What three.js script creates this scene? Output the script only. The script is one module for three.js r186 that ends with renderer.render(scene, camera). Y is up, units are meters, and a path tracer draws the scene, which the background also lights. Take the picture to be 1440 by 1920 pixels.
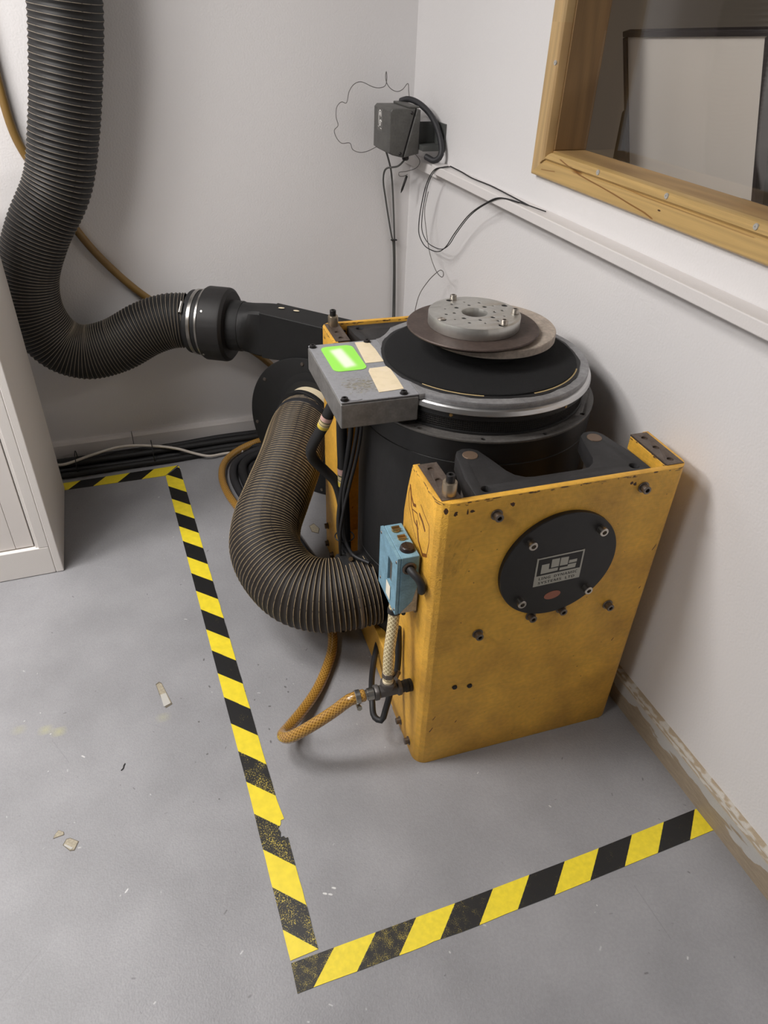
import * as THREE from 'three';
import { RoundedBoxGeometry } from 'three/addons/geometries/RoundedBoxGeometry.js';
import { mergeGeometries, mergeVertices, toCreasedNormals } from 'three/addons/utils/BufferGeometryUtils.js';
import { RectAreaLightUniformsLib } from 'three/addons/lights/RectAreaLightUniformsLib.js';
import { createNoise2D } from 'simplex-noise';

// ---------------------------------------------------------------- camera, light, exposure
// The room corner on the floor is the origin: the back wall is z = 0, the window wall is x = 0, the room lies at x < 0, z > 0.
const scene = new THREE.Scene();
scene.background = new THREE.Color(0x000000);
const camera = new THREE.PerspectiveCamera(71.65, 0.75, 0.05, 50);
camera.position.set(-1.032, 1.45, 2.55);
camera.rotation.set(-0.62204, -0.36821, 0.03957, 'YXZ');
scene.add(camera);
const renderer = new THREE.WebGLRenderer({ antialias: true });
renderer.toneMapping = THREE.LinearToneMapping;
renderer.toneMappingExposure = 1.6;
renderer.shadowMap.enabled = true;
RectAreaLightUniformsLib.init();
const CEIL = 2.5;
// ceiling panels: [x, z, width, depth, intensity, colour]
const PANELS = [
  [-2.6, 1.1, 0.6, 0.6, 25, 0xfffbf8],
  [-2.75, 2.4, 0.6, 0.6, 12, 0xfffbf8],
  [-1.75, 1.05, 0.6, 0.6, 14, 0xfffbf8],
];
const NEXT_ROOM_FILL = [1.5, 2.6, 0.6, 0.6, 9, 0xfff8f0];  // added, unseen lamp that brightens the room beyond the pane

// ---------------------------------------------------------------- helpers
function rng(seed) { let a = seed >>> 0; return () => { a = (a + 0x6d2b79f5) >>> 0; let t = a; t = Math.imul(t ^ (t >>> 15), t | 1); t ^= t + Math.imul(t ^ (t >>> 7), t | 61); return ((t ^ (t >>> 14)) >>> 0) / 4294967296; }; }
const R0 = rng(7);
const n2 = createNoise2D(rng(11)), n2b = createNoise2D(rng(23));
const fbm = (x, y, o = 4) => { let s = 0, a = 0.5; for (let i = 0; i < o; i++) { s += a * n2(x, y); x = x * 2.03 + 7.1; y = y * 2.03 + 3.7; a *= 0.5; } return s; };
const V = (x, y, z) => new THREE.Vector3(x, y, z);
const lin = (x) => THREE.MathUtils.clamp(x, 0, 1);
const sstep = THREE.MathUtils.smoothstep;

const counts = {};
function numbered(name) { const n = counts[name] || 0; counts[name] = n + 1; return n ? `${name}_${String(n).padStart(3, '0')}` : name; }
function tag(o, label, category, group) { o.userData = { ...o.userData, label, category }; if (group) o.userData.group = group; return o; }
function mesh(name, geo, mat, parent = scene) {
  const m = new THREE.Mesh(Array.isArray(geo) ? merge(geo) : geo, mat);
  m.name = parent === scene ? numbered(name) : name; m.castShadow = m.receiveShadow = true; parent.add(m); return m;
}
function group(name, pos = [0, 0, 0], ry = 0) { const g = new THREE.Group(); g.name = numbered(name); g.position.set(...pos); g.rotation.y = ry; scene.add(g); return g; }
function struct(name, geo, mat, parent = scene) { const m = mesh(name, geo, mat, parent); if (parent === scene) m.userData.kind = 'structure'; return m; }
function merge(list) {
  return mergeGeometries(list.map((g) => { let q = g.index ? g.toNonIndexed() : g; for (const k of Object.keys(q.attributes)) if (!['position', 'normal', 'uv'].includes(k)) q.deleteAttribute(k); if (!q.attributes.uv) q.setAttribute('uv', new THREE.BufferAttribute(new Float32Array(q.attributes.position.count * 2), 2)); return q; }));
}
function planar(geo, s = 1, ox = 0, oy = 0) {          // uv in metres from the dominant axis of each face
  const g = geo.index ? geo.toNonIndexed() : geo; const p = g.attributes.position, n = g.attributes.normal; const uv = new Float32Array(p.count * 2);
  for (let i = 0; i < p.count; i += 3) {
    let ax = 0, ay = 0, az = 0; for (let k = 0; k < 3; k++) { ax += Math.abs(n.getX(i + k)); ay += Math.abs(n.getY(i + k)); az += Math.abs(n.getZ(i + k)); }
    for (let k = 0; k < 3; k++) {
      const x = p.getX(i + k), y = p.getY(i + k), z = p.getZ(i + k); let u, v;
      if (ay >= ax && ay >= az) { u = x; v = -z; } else if (ax >= az) { u = z; v = y; } else { u = x; v = y; }
      uv[(i + k) * 2] = (u + ox) * s; uv[(i + k) * 2 + 1] = (v + oy) * s;
    }
  }
  g.setAttribute('uv', new THREE.BufferAttribute(uv, 2)); return g;
}
const box = (x0, x1, y0, y1, z0, z1) => planar(new THREE.BoxGeometry(x1 - x0, y1 - y0, z1 - z0).translate((x0 + x1) / 2, (y0 + y1) / 2, (z0 + z1) / 2));
const rbox = (x0, x1, y0, y1, z0, z1, r = 0.003, seg = 2) => planar(new RoundedBoxGeometry(x1 - x0, y1 - y0, z1 - z0, seg, r).translate((x0 + x1) / 2, (y0 + y1) / 2, (z0 + z1) / 2));
function lathe(pts, seg = 64, smooth = 0.6) { return toCreasedNormals(new THREE.LatheGeometry(pts.map((p) => new THREE.Vector2(p[0], p[1])), seg), smooth); }
const AX = { y: [0, 0, 0], x: [0, 0, -Math.PI / 2], z: [Math.PI / 2, 0, 0], nx: [0, 0, Math.PI / 2], nz: [-Math.PI / 2, 0, 0], ny: [Math.PI, 0, 0] };
function orient(g, axis, pos) { const q = g.clone(); const [a, b, c] = AX[axis]; if (a) q.rotateX(a); if (c) q.rotateZ(c); return q.translate(pos[0], pos[1], pos[2]); }
function along(g, dir, pos) { const q = g.clone(); q.applyQuaternion(new THREE.Quaternion().setFromUnitVectors(V(0, 1, 0), dir.clone().normalize())); return q.translate(pos.x, pos.y, pos.z); }
function shapeOf(pts) { const s = new THREE.Shape(); pts.forEach(([x, z], i) => (i ? s.lineTo(x, -z) : s.moveTo(x, -z))); s.closePath(); return s; }
function extrudeY(shape, y0, y1, bevel = 0, steps = 1, curve = 24) {   // shape drawn in (x, -z), raised from y0 to y1
  const g = new THREE.ExtrudeGeometry(shape, { depth: y1 - y0 - 2 * bevel, bevelEnabled: bevel > 0, bevelThickness: bevel, bevelSize: bevel, bevelOffset: -bevel, bevelSegments: 2, steps, curveSegments: curve });
  g.rotateX(-Math.PI / 2); g.translate(0, y0 + bevel, 0); return planar(toCreasedNormals(g, 0.5));
}
function hole(shape, x, z, r) { const h = new THREE.Path(); h.absarc(x, -z, r, 0, Math.PI * 2, true); shape.holes.push(h); }
function tube(pts, r, { seg, radial = 10, closed = false, tension } = {}) {
  const c = new THREE.CatmullRomCurve3(pts.map((p) => (p.isVector3 ? p : V(...p))), closed, tension === undefined ? 'centripetal' : 'catmullrom', tension);
  const L = c.getLength(); seg = seg || Math.max(8, Math.ceil(L / Math.max(r * 1.2, 0.008)));
  const t = new THREE.TubeGeometry(c, seg, r, radial, closed);
  const uv = t.attributes.uv; for (let i = 0; i < uv.count; i++) uv.setXY(i, uv.getX(i) * L, uv.getY(i));
  if (closed) return t;
  const caps = []; for (const u of [0, 1]) { const d = c.getTangent(u).multiplyScalar(u ? 1 : -1); const s = new THREE.SphereGeometry(r, radial, 4, 0, Math.PI * 2, 0, Math.PI / 2); s.scale(1, 0.5, 1); caps.push(along(s, d, c.getPoint(u))); }
  return merge([t, ...caps]);
}
// textures
function tex(w, h, fn, srgb = true) {
  const d = new Uint8Array(w * h * 4);
  for (let y = 0; y < h; y++) for (let x = 0; x < w; x++) { const c = fn(x / w, y / h, x, y); const i = (y * w + x) * 4; if (typeof c === 'number') { d[i] = d[i + 1] = d[i + 2] = c; } else { d[i] = c[0]; d[i + 1] = c[1]; d[i + 2] = c[2]; } d[i + 3] = 255; }
  return fin(new THREE.DataTexture(d, w, h), srgb);
}
function fin(t, srgb = true) { t.wrapS = t.wrapT = THREE.RepeatWrapping; t.magFilter = THREE.LinearFilter; t.minFilter = THREE.LinearFilter; if (srgb) t.colorSpace = THREE.SRGBColorSpace; t.needsUpdate = true; return t; }
function canvasTex(w, h, draw, srgb = true) { const c = document.createElement('canvas'); c.width = w; c.height = h; const g = c.getContext('2d'); draw(g, w, h); return fin(new THREE.CanvasTexture(c), srgb); }
const rep = (t, sx, sy = sx, ox = 0, oy = 0) => { const c = t.clone(); c.repeat.set(sx, sy); c.offset.set(ox, oy); c.needsUpdate = true; return c; };
// tiling noise, period 1 in u and v
function tnoise(u, v, f, seed = 0) {
  f = Math.round(f); const x = u * f, y = v * f, ix = Math.floor(x), iy = Math.floor(y), fx = x - ix, fy = y - iy;
  const g = (a, b, dx, dy) => { let h = Math.imul(((a % f) + f) % f + 1, 374761393) ^ Math.imul(((b % f) + f) % f + 1, 668265263) ^ Math.imul((seed * 7 + f) | 0, 1274126177); h = Math.imul(h ^ (h >>> 13), 1274126177); h ^= h >>> 16; const t = ((h >>> 0) / 4294967296) * Math.PI * 2; return Math.cos(t) * dx + Math.sin(t) * dy; };
  const sx = fx * fx * fx * (fx * (fx * 6 - 15) + 10), sy = fy * fy * fy * (fy * (fy * 6 - 15) + 10);
  const a = g(ix, iy, fx, fy), b = g(ix + 1, iy, fx - 1, fy), c = g(ix, iy + 1, fx, fy - 1), d = g(ix + 1, iy + 1, fx - 1, fy - 1);
  return 1.4 * (a + (b - a) * sx + (c - a) * sy + (a - b - c + d) * sx * sy);
}
const std = (o) => new THREE.MeshStandardMaterial(o);
const phys = (o) => new THREE.MeshPhysicalMaterial(o);
const C = (r, g, b) => new THREE.Color(`rgb(${r},${g},${b})`);

// ---------------------------------------------------------------- materials
const bumpFine = tex(512, 512, (u, v) => 128 + 90 * tnoise(u, v, 60) + 30 * tnoise(u, v, 140, 5), false);
const bumpHammer = tex(512, 512, (u, v) => 128 + 70 * tnoise(u, v, 70, 2) + 50 * tnoise(u, v, 34, 9), false);
const greyMottle = tex(512, 512, (u, v) => 225 + 22 * tnoise(u, v, 8) + 14 * tnoise(u, v, 40, 3));
const steelMottle = tex(512, 512, (u, v) => { const k = 226 + 22 * tnoise(u, v, 6) + 18 * tnoise(u, v, 22, 4) + 12 * tnoise(u, v, 70, 8); return [k, k, k]; });

function floorTexture() {
  return canvasTex(2048, 2048, (g, w, h) => {
    const S = w / 2.4; const px = (x, z) => [(x + 2.2) * S, h - (2.4 - z) * S - 0];   // v = z / 2.4 from the bottom of the canvas: flipped below
    const im = g.createImageData(w, h); const d = im.data; const r = rng(31);
    for (let y = 0; y < h; y++) for (let x = 0; x < w; x++) {
      const a = fbm(x / 260, y / 260, 4), b = n2b(x / 9, y / 9), c = n2(x / 3.5, y / 3.5); const k = 1 + a * 0.075 + b * 0.018 + c * 0.016 + (r() - 0.5) * 0.02;
      const i = (y * w + x) * 4; d[i] = 149 * k; d[i + 1] = 149 * k; d[i + 2] = 152 * k; d[i + 3] = 255;
    }
    g.putImageData(im, 0, 0);
    const P = (x, z) => [(x + 2.2) * S, h - z * S];
    g.lineCap = 'round';
    for (let i = 0; i < 520; i++) { const x = r() * w, y = r() * h, l = 1 + r() * 3; g.strokeStyle = r() < 0.6 ? `rgba(60,58,60,${0.12 + r() * 0.4})` : `rgba(235,235,235,${0.3 + r() * 0.5})`; g.lineWidth = 0.8 + r() * 1.8; g.beginPath(); g.moveTo(x, y); g.lineTo(x + (r() - 0.5) * l * 3, y + (r() - 0.5) * l * 3); g.stroke(); }
    for (let i = 0; i < 60; i++) { const x = r() * w, y = r() * h, a = r() * 6.3, l = 20 + r() * 90; g.strokeStyle = `rgba(${r() < 0.5 ? '70,70,74' : '190,190,192'},${0.06 + r() * 0.1})`; g.lineWidth = 0.7 + r(); g.beginPath(); g.moveTo(x, y); g.lineTo(x + Math.cos(a) * l, y + Math.sin(a) * l); g.stroke(); }
    for (const [x, z, a] of [[-1.39, 1.27, 0.35], [-1.36, 1.285, 0.4], [-1.12, 1.32, 0.22], [-1.45, 1.25, 0.2], [-1.7, 1.3, 0.22]]) { const [X, Y] = P(x, z); const gr = g.createRadialGradient(X, Y, 0, X, Y, 18); gr.addColorStop(0, `rgba(196,190,120,${a})`); gr.addColorStop(1, 'rgba(196,190,120,0)'); g.fillStyle = gr; g.fillRect(X - 20, Y - 12, 40, 24); }
    for (const [x, z] of [[-0.86, 1.86], [-0.85, 1.865], [-0.84, 1.855]]) { const [X, Y] = P(x, z); g.fillStyle = 'rgba(240,240,238,.8)'; g.beginPath(); g.ellipse(X, Y, 4, 1.6, -0.5, 0, 7); g.fill(); }
    for (let i = 0; i < 14; i++) { const [X, Y] = P(-0.8 - r() * 0.25, 1.15 + r() * 0.5); g.fillStyle = 'rgba(40,38,38,.5)'; g.beginPath(); g.ellipse(X, Y, 1 + r() * 3, 1 + r() * 1.5, r() * 3, 0, 7); g.fill(); }
  });
}
const floorTex = floorTexture(); floorTex.wrapS = floorTex.wrapT = THREE.MirroredRepeatWrapping;
const M = {};
M.floor = std({ map: floorTex, roughness: 0.5, bumpMap: rep(bumpFine, 11), bumpScale: 0.0005 });
M.wall = std({ color: C(230, 228, 228), roughness: 0.6, bumpMap: rep(bumpFine, 3), bumpScale: 0.0006 });
M.wallFar = std({ color: C(118, 117, 116), roughness: 0.8 });
M.ceil = std({ color: C(172, 172, 170), roughness: 0.9 });
M.trimWhite = std({ color: C(226, 222, 220), roughness: 0.42, bumpMap: rep(bumpFine, 4), bumpScale: 0.0004 });
M.yellow = null;
M.black = std({ color: C(27, 27, 28), map: rep(greyMottle, 3), roughness: 0.62, bumpMap: rep(bumpFine, 12), bumpScale: 0.0003 });
M.blackSatin = std({ color: C(33, 33, 34), map: rep(greyMottle, 4), roughness: 0.48, bumpMap: rep(bumpFine, 10), bumpScale: 0.0002 });
M.blackFlat = std({ color: C(24, 24, 25), roughness: 0.75 });
M.castPlate = std({ color: C(54, 53, 54), map: rep(steelMottle, 5), roughness: 0.55, bumpMap: rep(bumpFine, 14), bumpScale: 0.0004, metalness: 0.1 });
M.ringTop = std({ color: C(108, 105, 102), map: rep(steelMottle, 7), roughness: 0.5, metalness: 0.15 });
M.darkSteel = std({ color: C(120, 106, 96), map: rep(steelMottle, 9), roughness: 0.45, metalness: 0.55 });
M.spacer = std({ color: C(168, 154, 134), roughness: 0.36, metalness: 0.8 });
M.screwPale = std({ color: C(190, 187, 180), roughness: 0.4, metalness: 0.3 });
M.screwBlack = std({ color: C(52, 50, 50), roughness: 0.4, metalness: 0.6 });
M.screwSteel = std({ color: C(190, 184, 176), roughness: 0.28, metalness: 1 });
M.screwDull = std({ color: C(120, 112, 106), roughness: 0.4, metalness: 0.8 });
M.brass = std({ color: C(176, 146, 96), roughness: 0.4, metalness: 0.9 });
M.zinc = std({ color: C(176, 174, 170), roughness: 0.3, metalness: 1 });
M.cable = std({ color: C(33, 33, 35), roughness: 0.55 });
M.riser = std({ color: C(84, 84, 82), roughness: 0.5 });
M.cableGrey = std({ color: C(44, 44, 47), roughness: 0.55 });
M.felt = phys({ color: C(26, 26, 28), roughness: 1, map: tex(256, 256, (u, v) => { const k = 190 + 60 * tnoise(u, v, 90, 6) + (R0() - 0.5) * 60; return [k, k, k]; }), bumpMap: rep(bumpFine, 2), bumpScale: 0.002, sheen: 0.3, sheenRoughness: 0.7, sheenColor: C(60, 60, 62) });
M.felt.map.repeat.set(6, 6);
const aluTex = tex(512, 512, (u, v) => { const k = 242 + 6 * tnoise(u, v, 5) + 5 * tnoise(u, v, 24, 4) + 4 * tnoise(u, v, 120, 8); return [k, k, k - 2]; });
M.alu = std({ color: C(216, 215, 212), map: rep(aluTex, 5), roughness: 0.42, metalness: 0.9 });
M.brownSteel = std({ color: C(98, 84, 78), map: rep(steelMottle, 5), roughness: 0.5, metalness: 0.35 });
M.paleDisc = std({ color: C(206, 192, 178), map: rep(steelMottle, 6), roughness: 0.62, metalness: 0.15 });
M.silver = std({ color: C(172, 172, 174), map: rep(steelMottle, 4), roughness: 0.46, metalness: 0.45 });
M.bright = std({ color: C(206, 206, 206), roughness: 0.34, metalness: 1 });
M.cabinet = std({ color: C(238, 233, 228), roughness: 0.5, bumpMap: rep(bumpFine, 6), bumpScale: 0.0002 });
M.slat = std({ color: C(232, 226, 221), roughness: 0.55 });
M.cream = std({ color: C(236, 222, 190), roughness: 0.6 });
M.rubber = std({ color: C(30, 30, 31), roughness: 0.6 });
M.hose = std({ color: C(42, 35, 30), roughness: 0.62, map: rep(greyMottle, 4) });
M.hoseRib = std({ color: C(178, 158, 124), roughness: 0.5 });
M.hoseDark = std({ color: C(15, 14, 14), roughness: 0.6 });
M.hoseDarkRib = std({ color: C(128, 118, 104), roughness: 0.45 });
M.greyBox = std({ color: C(98, 97, 94), roughness: 0.5, map: rep(greyMottle, 4), bumpMap: rep(bumpFine, 10), bumpScale: 0.0002 });
M.greyBracket = std({ color: C(82, 84, 82), roughness: 0.45 });
M.blue = std({ color: C(140, 184, 206), roughness: 0.5, bumpMap: rep(bumpFine, 14), bumpScale: 0.0003, map: rep(greyMottle, 6) });
M.paper = std({ color: C(238, 232, 214), roughness: 0.8 });
M.glass = phys({ color: 0xffffff, roughness: 0.02, transmission: 1, thickness: 0, ior: 1.5 });

// yellow paint: one sheet 0.9 m x 0.75 m, u = 0 at x = -0.45, with worn edges and smudges, and a mottle that darkens towards the bottom
const YW = 1536, YH = 1280, YS = YW / 0.9;
const yellowTex = canvasTex(YW, YH, (g, w, h) => {
  const im = g.createImageData(w, h), d = im.data; const r = rng(5);
  for (let y = 0; y < h; y++) for (let x = 0; x < w; x++) {
    const X = x / YS - 0.45, Y = (h - y) / YS; const a = fbm(X * 7, Y * 7, 5), s = n2b(X * 60, Y * 60), st = n2(X * 14, Y * 240);
    let k = 1 + a * 0.07 + s * 0.03 + st * 0.02;
    const lowMottle = lin(sstep(fbm(X * 5 + 9, Y * 5 + 3, 4) + (0.3 - Y) * 0.6, -0.8, 1.3)) * 0.17; k *= 1 - lowMottle;
    let R = 236 * k, G = 181 * k, B = 70 * k; if (lowMottle > 0) { G -= lowMottle * 30; }
    const i = (y * w + x) * 4; d[i] = R; d[i + 1] = G; d[i + 2] = B; d[i + 3] = 255;
  }
  g.putImageData(im, 0, 0);
  const P = (x, y) => [(x + 0.45) * YS, h - y * YS]; const blot = (x, y, rx, ry, c, rot = 0) => { const [X, Y] = P(x, y); g.fillStyle = c; g.beginPath(); for (let i = 0; i < 12; i++) { const t = (i / 12) * 6.283, q = 0.6 + r() * 0.55; const ex = Math.cos(t) * rx * q, ey = Math.sin(t) * ry * q; const xx = X + (ex * Math.cos(rot) - ey * Math.sin(rot)) * YS, yy = Y + (ex * Math.sin(rot) + ey * Math.cos(rot)) * YS; i ? g.lineTo(xx, yy) : g.moveTo(xx, yy); } g.fill(); };
  // chips along the top rim
  for (let i = 0; i < 60; i++) blot(-0.43 + r() * 0.7, 0.7435 - r() * r() * 0.007, 0.002 + r() * 0.008, 0.0006 + r() * 0.0016, `rgba(72,48,30,${0.45 + r() * 0.4})`);
  for (const [x, y, a, b] of [[-0.245, 0.728, 0.004, 0.007], [-0.228, 0.722, 0.004, 0.006], [-0.205, 0.722, 0.002, 0.007], [-0.196, 0.722, 0.005, 0.003], [0.14, 0.723, 0.004, 0.005], [-0.116, 0.722, 0.004, 0.005]]) blot(x, y, a, b, 'rgba(58,36,22,.95)');
  for (let i = 0; i < 46; i++) blot(-0.24 + r() * 0.05, 0.66 - r() * 0.1, 0.001 + r() * 0.003, 0.004 + r() * 0.008, `rgba(88,66,24,${0.03 + r() * 0.07})`, 0.3);
  for (let i = 0; i < 46; i++) blot(-0.43 + r() * 0.68, r() * 0.7, 0.0006 + r() * 0.0018, 0.0006 + r() * 0.0014, `rgba(84,54,22,${0.3 + r() * 0.4})`, r() * 3);
  for (const [x, y, l] of [[0.235, 0.55, 0.02], [0.2, 0.29, 0.012], [0.23, 0.44, 0.008], [-0.225, 0.16, 0.014], [-0.23, 0.12, 0.018], [-0.17, 0.13, 0.01]]) blot(x, y, 0.0015, l / 2, 'rgba(66,40,20,.85)', 0.5);
  // small sunk holes
  for (const [x, y] of [[-0.118, 0.724], [0.132, 0.727]]) blot(x, y, 0.004, 0.004, 'rgba(70,32,16,1)');
  // remains of a torn-off sticker on the side cheek (u of the cheek = -0.26 + z)
  const line = (pts, wd, c) => { g.strokeStyle = c; g.lineWidth = wd * YS * 1.35; g.lineCap = g.lineJoin = 'round'; g.beginPath(); pts.forEach(([z, y], i) => { const [X, Y] = P(-0.26 + z, y); i ? g.lineTo(X + (r() - 0.5) * 3, Y + (r() - 0.5) * 3) : g.moveTo(X, Y); }); g.stroke(); };
  const rust = 'rgba(122,72,26,.95)';
  line([[-0.146, 0.694], [-0.152, 0.672], [-0.146, 0.648], [-0.132, 0.63]], 0.0022, rust);
  line([[-0.146, 0.694], [-0.138, 0.676], [-0.124, 0.664], [-0.112, 0.67]], 0.005, rust);
  line([[-0.142, 0.69], [-0.134, 0.655], [-0.112, 0.632], [-0.092, 0.63]], 0.0035, rust);
  line([[-0.13, 0.65], [-0.1, 0.66], [-0.084, 0.645]], 0.002, rust);
  line([[-0.1, 0.64], [-0.085, 0.605], [-0.06, 0.59], [-0.04, 0.602]], 0.0055, rust);
  line([[-0.04, 0.602], [-0.034, 0.64], [-0.04, 0.672], [-0.066, 0.68], [-0.086, 0.69]], 0.002, rust);
  line([[-0.088, 0.665], [-0.072, 0.66], [-0.058, 0.65]], 0.006, 'rgba(112,66,24,.9)');
  line([[-0.132, 0.63], [-0.115, 0.612], [-0.098, 0.6]], 0.0016, rust);
});
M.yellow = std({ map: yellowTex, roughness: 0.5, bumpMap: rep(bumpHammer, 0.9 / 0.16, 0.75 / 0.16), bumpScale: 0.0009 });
M.yellow.map.repeat.set(1, 1);
function yellowUV(g0) {     // front: u = x ; cheeks: u = -0.26 + z ; both in the 0.9 x 0.75 sheet
  const g = g0.index ? g0.toNonIndexed() : g0; const p = g.attributes.position, n = g.attributes.normal; const uv = new Float32Array(p.count * 2);
  for (let i = 0; i < p.count; i += 3) {
    let nx = 0, ny = 0, nz = 0; for (let k = 0; k < 3; k++) { nx += Math.abs(n.getX(i + k)); ny += Math.abs(n.getY(i + k)); nz += Math.abs(n.getZ(i + k)); }
    for (let k = 0; k < 3; k++) { const x = p.getX(i + k), y = p.getY(i + k), z = p.getZ(i + k); const u = ny > nx && ny > nz ? x : nx > nz ? -0.26 + z : x; const v = ny > nx && ny > nz ? 0.5 + z : y; uv[(i + k) * 2] = (u + 0.45) / 0.9; uv[(i + k) * 2 + 1] = v / 0.75; }
  }
  g.setAttribute('uv', new THREE.BufferAttribute(uv, 2)); return g;
}
const woodTex = tex(512, 1024, (u, v) => {      // grain along v
  const w = n2(u * 3, v * 1.2) * 0.6, ring = Math.sin((u * 26 + w * 6 + n2b(u * 2, v * 0.6) * 5)) * 0.5 + 0.5; const f = n2(u * 160, v * 5) * 0.5;
  const kx = Math.pow(lin(n2b(u * 2.2 + 3, v * 1.6 + 8) - 0.35), 1.2); const k = 0.92 + ring * 0.09 + f * 0.06 - kx * 0.28; return [198 * k, 166 * k - kx * 12, 116 * k - kx * 12];
});
M.wood = std({ map: rep(woodTex, 4, 1.4), roughness: 0.42, bumpMap: rep(bumpFine, 6), bumpScale: 0.0002 });
M.woodCross = std({ map: rep(woodTex, 4, 1.4), roughness: 0.42 }); M.woodCross.map.rotation = Math.PI / 2;
M.woodSill = std({ map: canvasTex(192, 2048, (g, w, h) => {
  const im = g.createImageData(w, h), d = im.data;
  for (let y = 0; y < h; y++) for (let x = 0; x < w; x++) { const yy = x / w * 0.06, z = (1 - y / h) * 1.55; const q = n2(yy * 30, z * 1.1) * 0.7; const ring = Math.sin(yy * 420 + q * 5 + n2b(yy * 20, z * 0.7) * 4) * 0.5 + 0.5, f = n2(yy * 1500, z * 9) * 0.5; const k = 0.92 + ring * 0.07 + f * 0.06; const i = (y * w + x) * 4; d[i] = 202 * k; d[i + 1] = 168 * k; d[i + 2] = 108 * k; d[i + 3] = 255; }
  g.putImageData(im, 0, 0); const r = rng(17);
  const vein = (pts, wd, a) => { for (let p = 0; p < 7; p++) { g.strokeStyle = `rgba(120,74,30,${a})`; g.lineWidth = wd * (0.4 + r()); g.lineCap = 'round'; g.beginPath(); pts.forEach(([z, y], i) => { const X = (y - 1.115) / 0.0603 * w + (r() - 0.5) * 5, Y = h * (1 - (z - 0.85) / 1.55) + (r() - 0.5) * 8; i ? g.lineTo(X, Y) : g.moveTo(X, Y); }); g.stroke(); } };
  vein([[0.985, 1.168], [1.03, 1.158], [1.06, 1.15], [1.1, 1.146], [1.15, 1.142], [1.2, 1.137], [1.26, 1.13], [1.31, 1.125], [1.335, 1.1195]], 7, 0.2);
  vein([[1.03, 1.158], [1.045, 1.153], [1.06, 1.153]], 22, 0.12); vein([[0.9, 1.133], [0.93, 1.135], [0.96, 1.138]], 5, 0.18); vein([[1.1, 1.16], [1.3, 1.152], [1.6, 1.15]], 3, 0.12);
  g.fillStyle = 'rgba(60,38,20,.9)'; g.beginPath(); g.ellipse((1.138 - 1.115) / 0.0603 * w, h * (1 - (1.352 - 0.85) / 1.55), 5, 6, 0, 0, 7); g.fill();
}), roughness: 0.42 });
M.woodHalfShade = std({ map: rep(woodTex, 3, 1.2), color: C(222, 214, 204), roughness: 0.5 });  // same wood for the sill, with a milder shade in its tint
M.woodShade = std({ map: rep(woodTex, 3, 1.2), color: C(180, 168, 156), roughness: 0.5 });  // same wood, with the shade of the window reveal put into its tint

// ---------------------------------------------------------------- room shell
{
  const f = new THREE.BoxGeometry(5.2, 0.2, 5.6).translate(-2.5, -0.1, 2.6).toNonIndexed(); const p = f.attributes.position, uv = f.attributes.uv;
  for (let i = 0; i < p.count; i++) uv.setXY(i, (p.getX(i) + 2.2) / 2.4, p.getZ(i) / 2.4);
  struct('floor', f, M.floor);
}
struct('ceiling', box(-5.1, 0.1, CEIL, CEIL + 0.15, -0.2, 5.4), M.ceil);
const WX = 0.09;   // thickness of the window wall
struct('wall_back', box(-5.1, WX, 0, CEIL, -0.2, 0), M.wall);
struct('wall_left', box(-5.1, -4.9, 0, CEIL, 0, 5.4), M.wallFar);
struct('wall_front', box(-4.9, WX, 0, CEIL, 5.2, 5.4), M.wallFar);
const WZ0 = 0.914, WZ1 = 2.3, WY0 = 1.175, WY1 = 2.1;   // the opening
struct('wall_right', [box(0, WX, 0, WY0 - 0.02, 0, 5.2), box(0, WX, WY1 + 0.02, CEIL, 0, 5.2), box(0, WX, WY0 - 0.02, WY1 + 0.02, 0, WZ0 - 0.02), box(0, WX, WY0 - 0.02, WY1 + 0.02, WZ1 + 0.02, 5.2)], M.wall);
// baseboards
const skirtTex = canvasTex(2048, 160, (g, w, h) => {
  const r = rng(77); const im = g.createImageData(w, h), d = im.data;
  for (let y = 0; y < h; y++) for (let x = 0; x < w; x++) {
    const v = 1 - y / h, X = x / 210; const n = fbm(X * 1.2, v * 1.5, 4), n3 = n2b(X * 9, v * 14) * 0.5 + fbm(X * 4, v * 9, 3); const i = (y * w + x) * 4; const grain = 1 + 0.05 * n2b(x / 70, y / 3) + 0.05 * n3;
    const paint = [196, 194, 190], tan = [164, 148, 126], scr = [172, 156, 132], edge = [200, 195, 186];
    let a = sstep(v, 0.56 + n * 0.34 + n3 * 0.03, 0.6 + n * 0.34 + n3 * 0.03); let c = [0, 1, 2].map((k) => tan[k] * grain * (1 - a) + paint[k] * a);
    if (v > 0.845) { const q = lin(sstep(n3 + 0.35 * Math.sin(v * 90), -0.2, 0.25)); c = [0, 1, 2].map((k) => scr[k] * q + edge[k] * (1 - q)); } else if (v > 0.8 + n3 * 0.02) c = edge;
    const k = 1 + (r() - 0.5) * 0.05; for (let q = 0; q < 3; q++) d[i + q] = c[q] * k; d[i + 3] = 255;
  }
  g.putImageData(im, 0, 0);
});
M.skirtWorn = std({ map: skirtTex, roughness: 0.5, bumpMap: rep(bumpFine, 6), bumpScale: 0.0005 });
function skirting(len, mat, name, parent, x0) {      // profile with a chamfered top, run along local x
  const s = new THREE.Shape(); [[0, 0], [0.018, 0], [0.018, 0.078], [0.012, 0.089], [0, 0.092]].forEach(([a, b], i) => (i ? s.lineTo(a, b) : s.moveTo(a, b))); s.closePath();
  const g = new THREE.ExtrudeGeometry(s, { depth: len, bevelEnabled: false }); const q = planar(toCreasedNormals(g, 0.3)); return q;   // extruded along z, thickness along x
}
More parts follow.
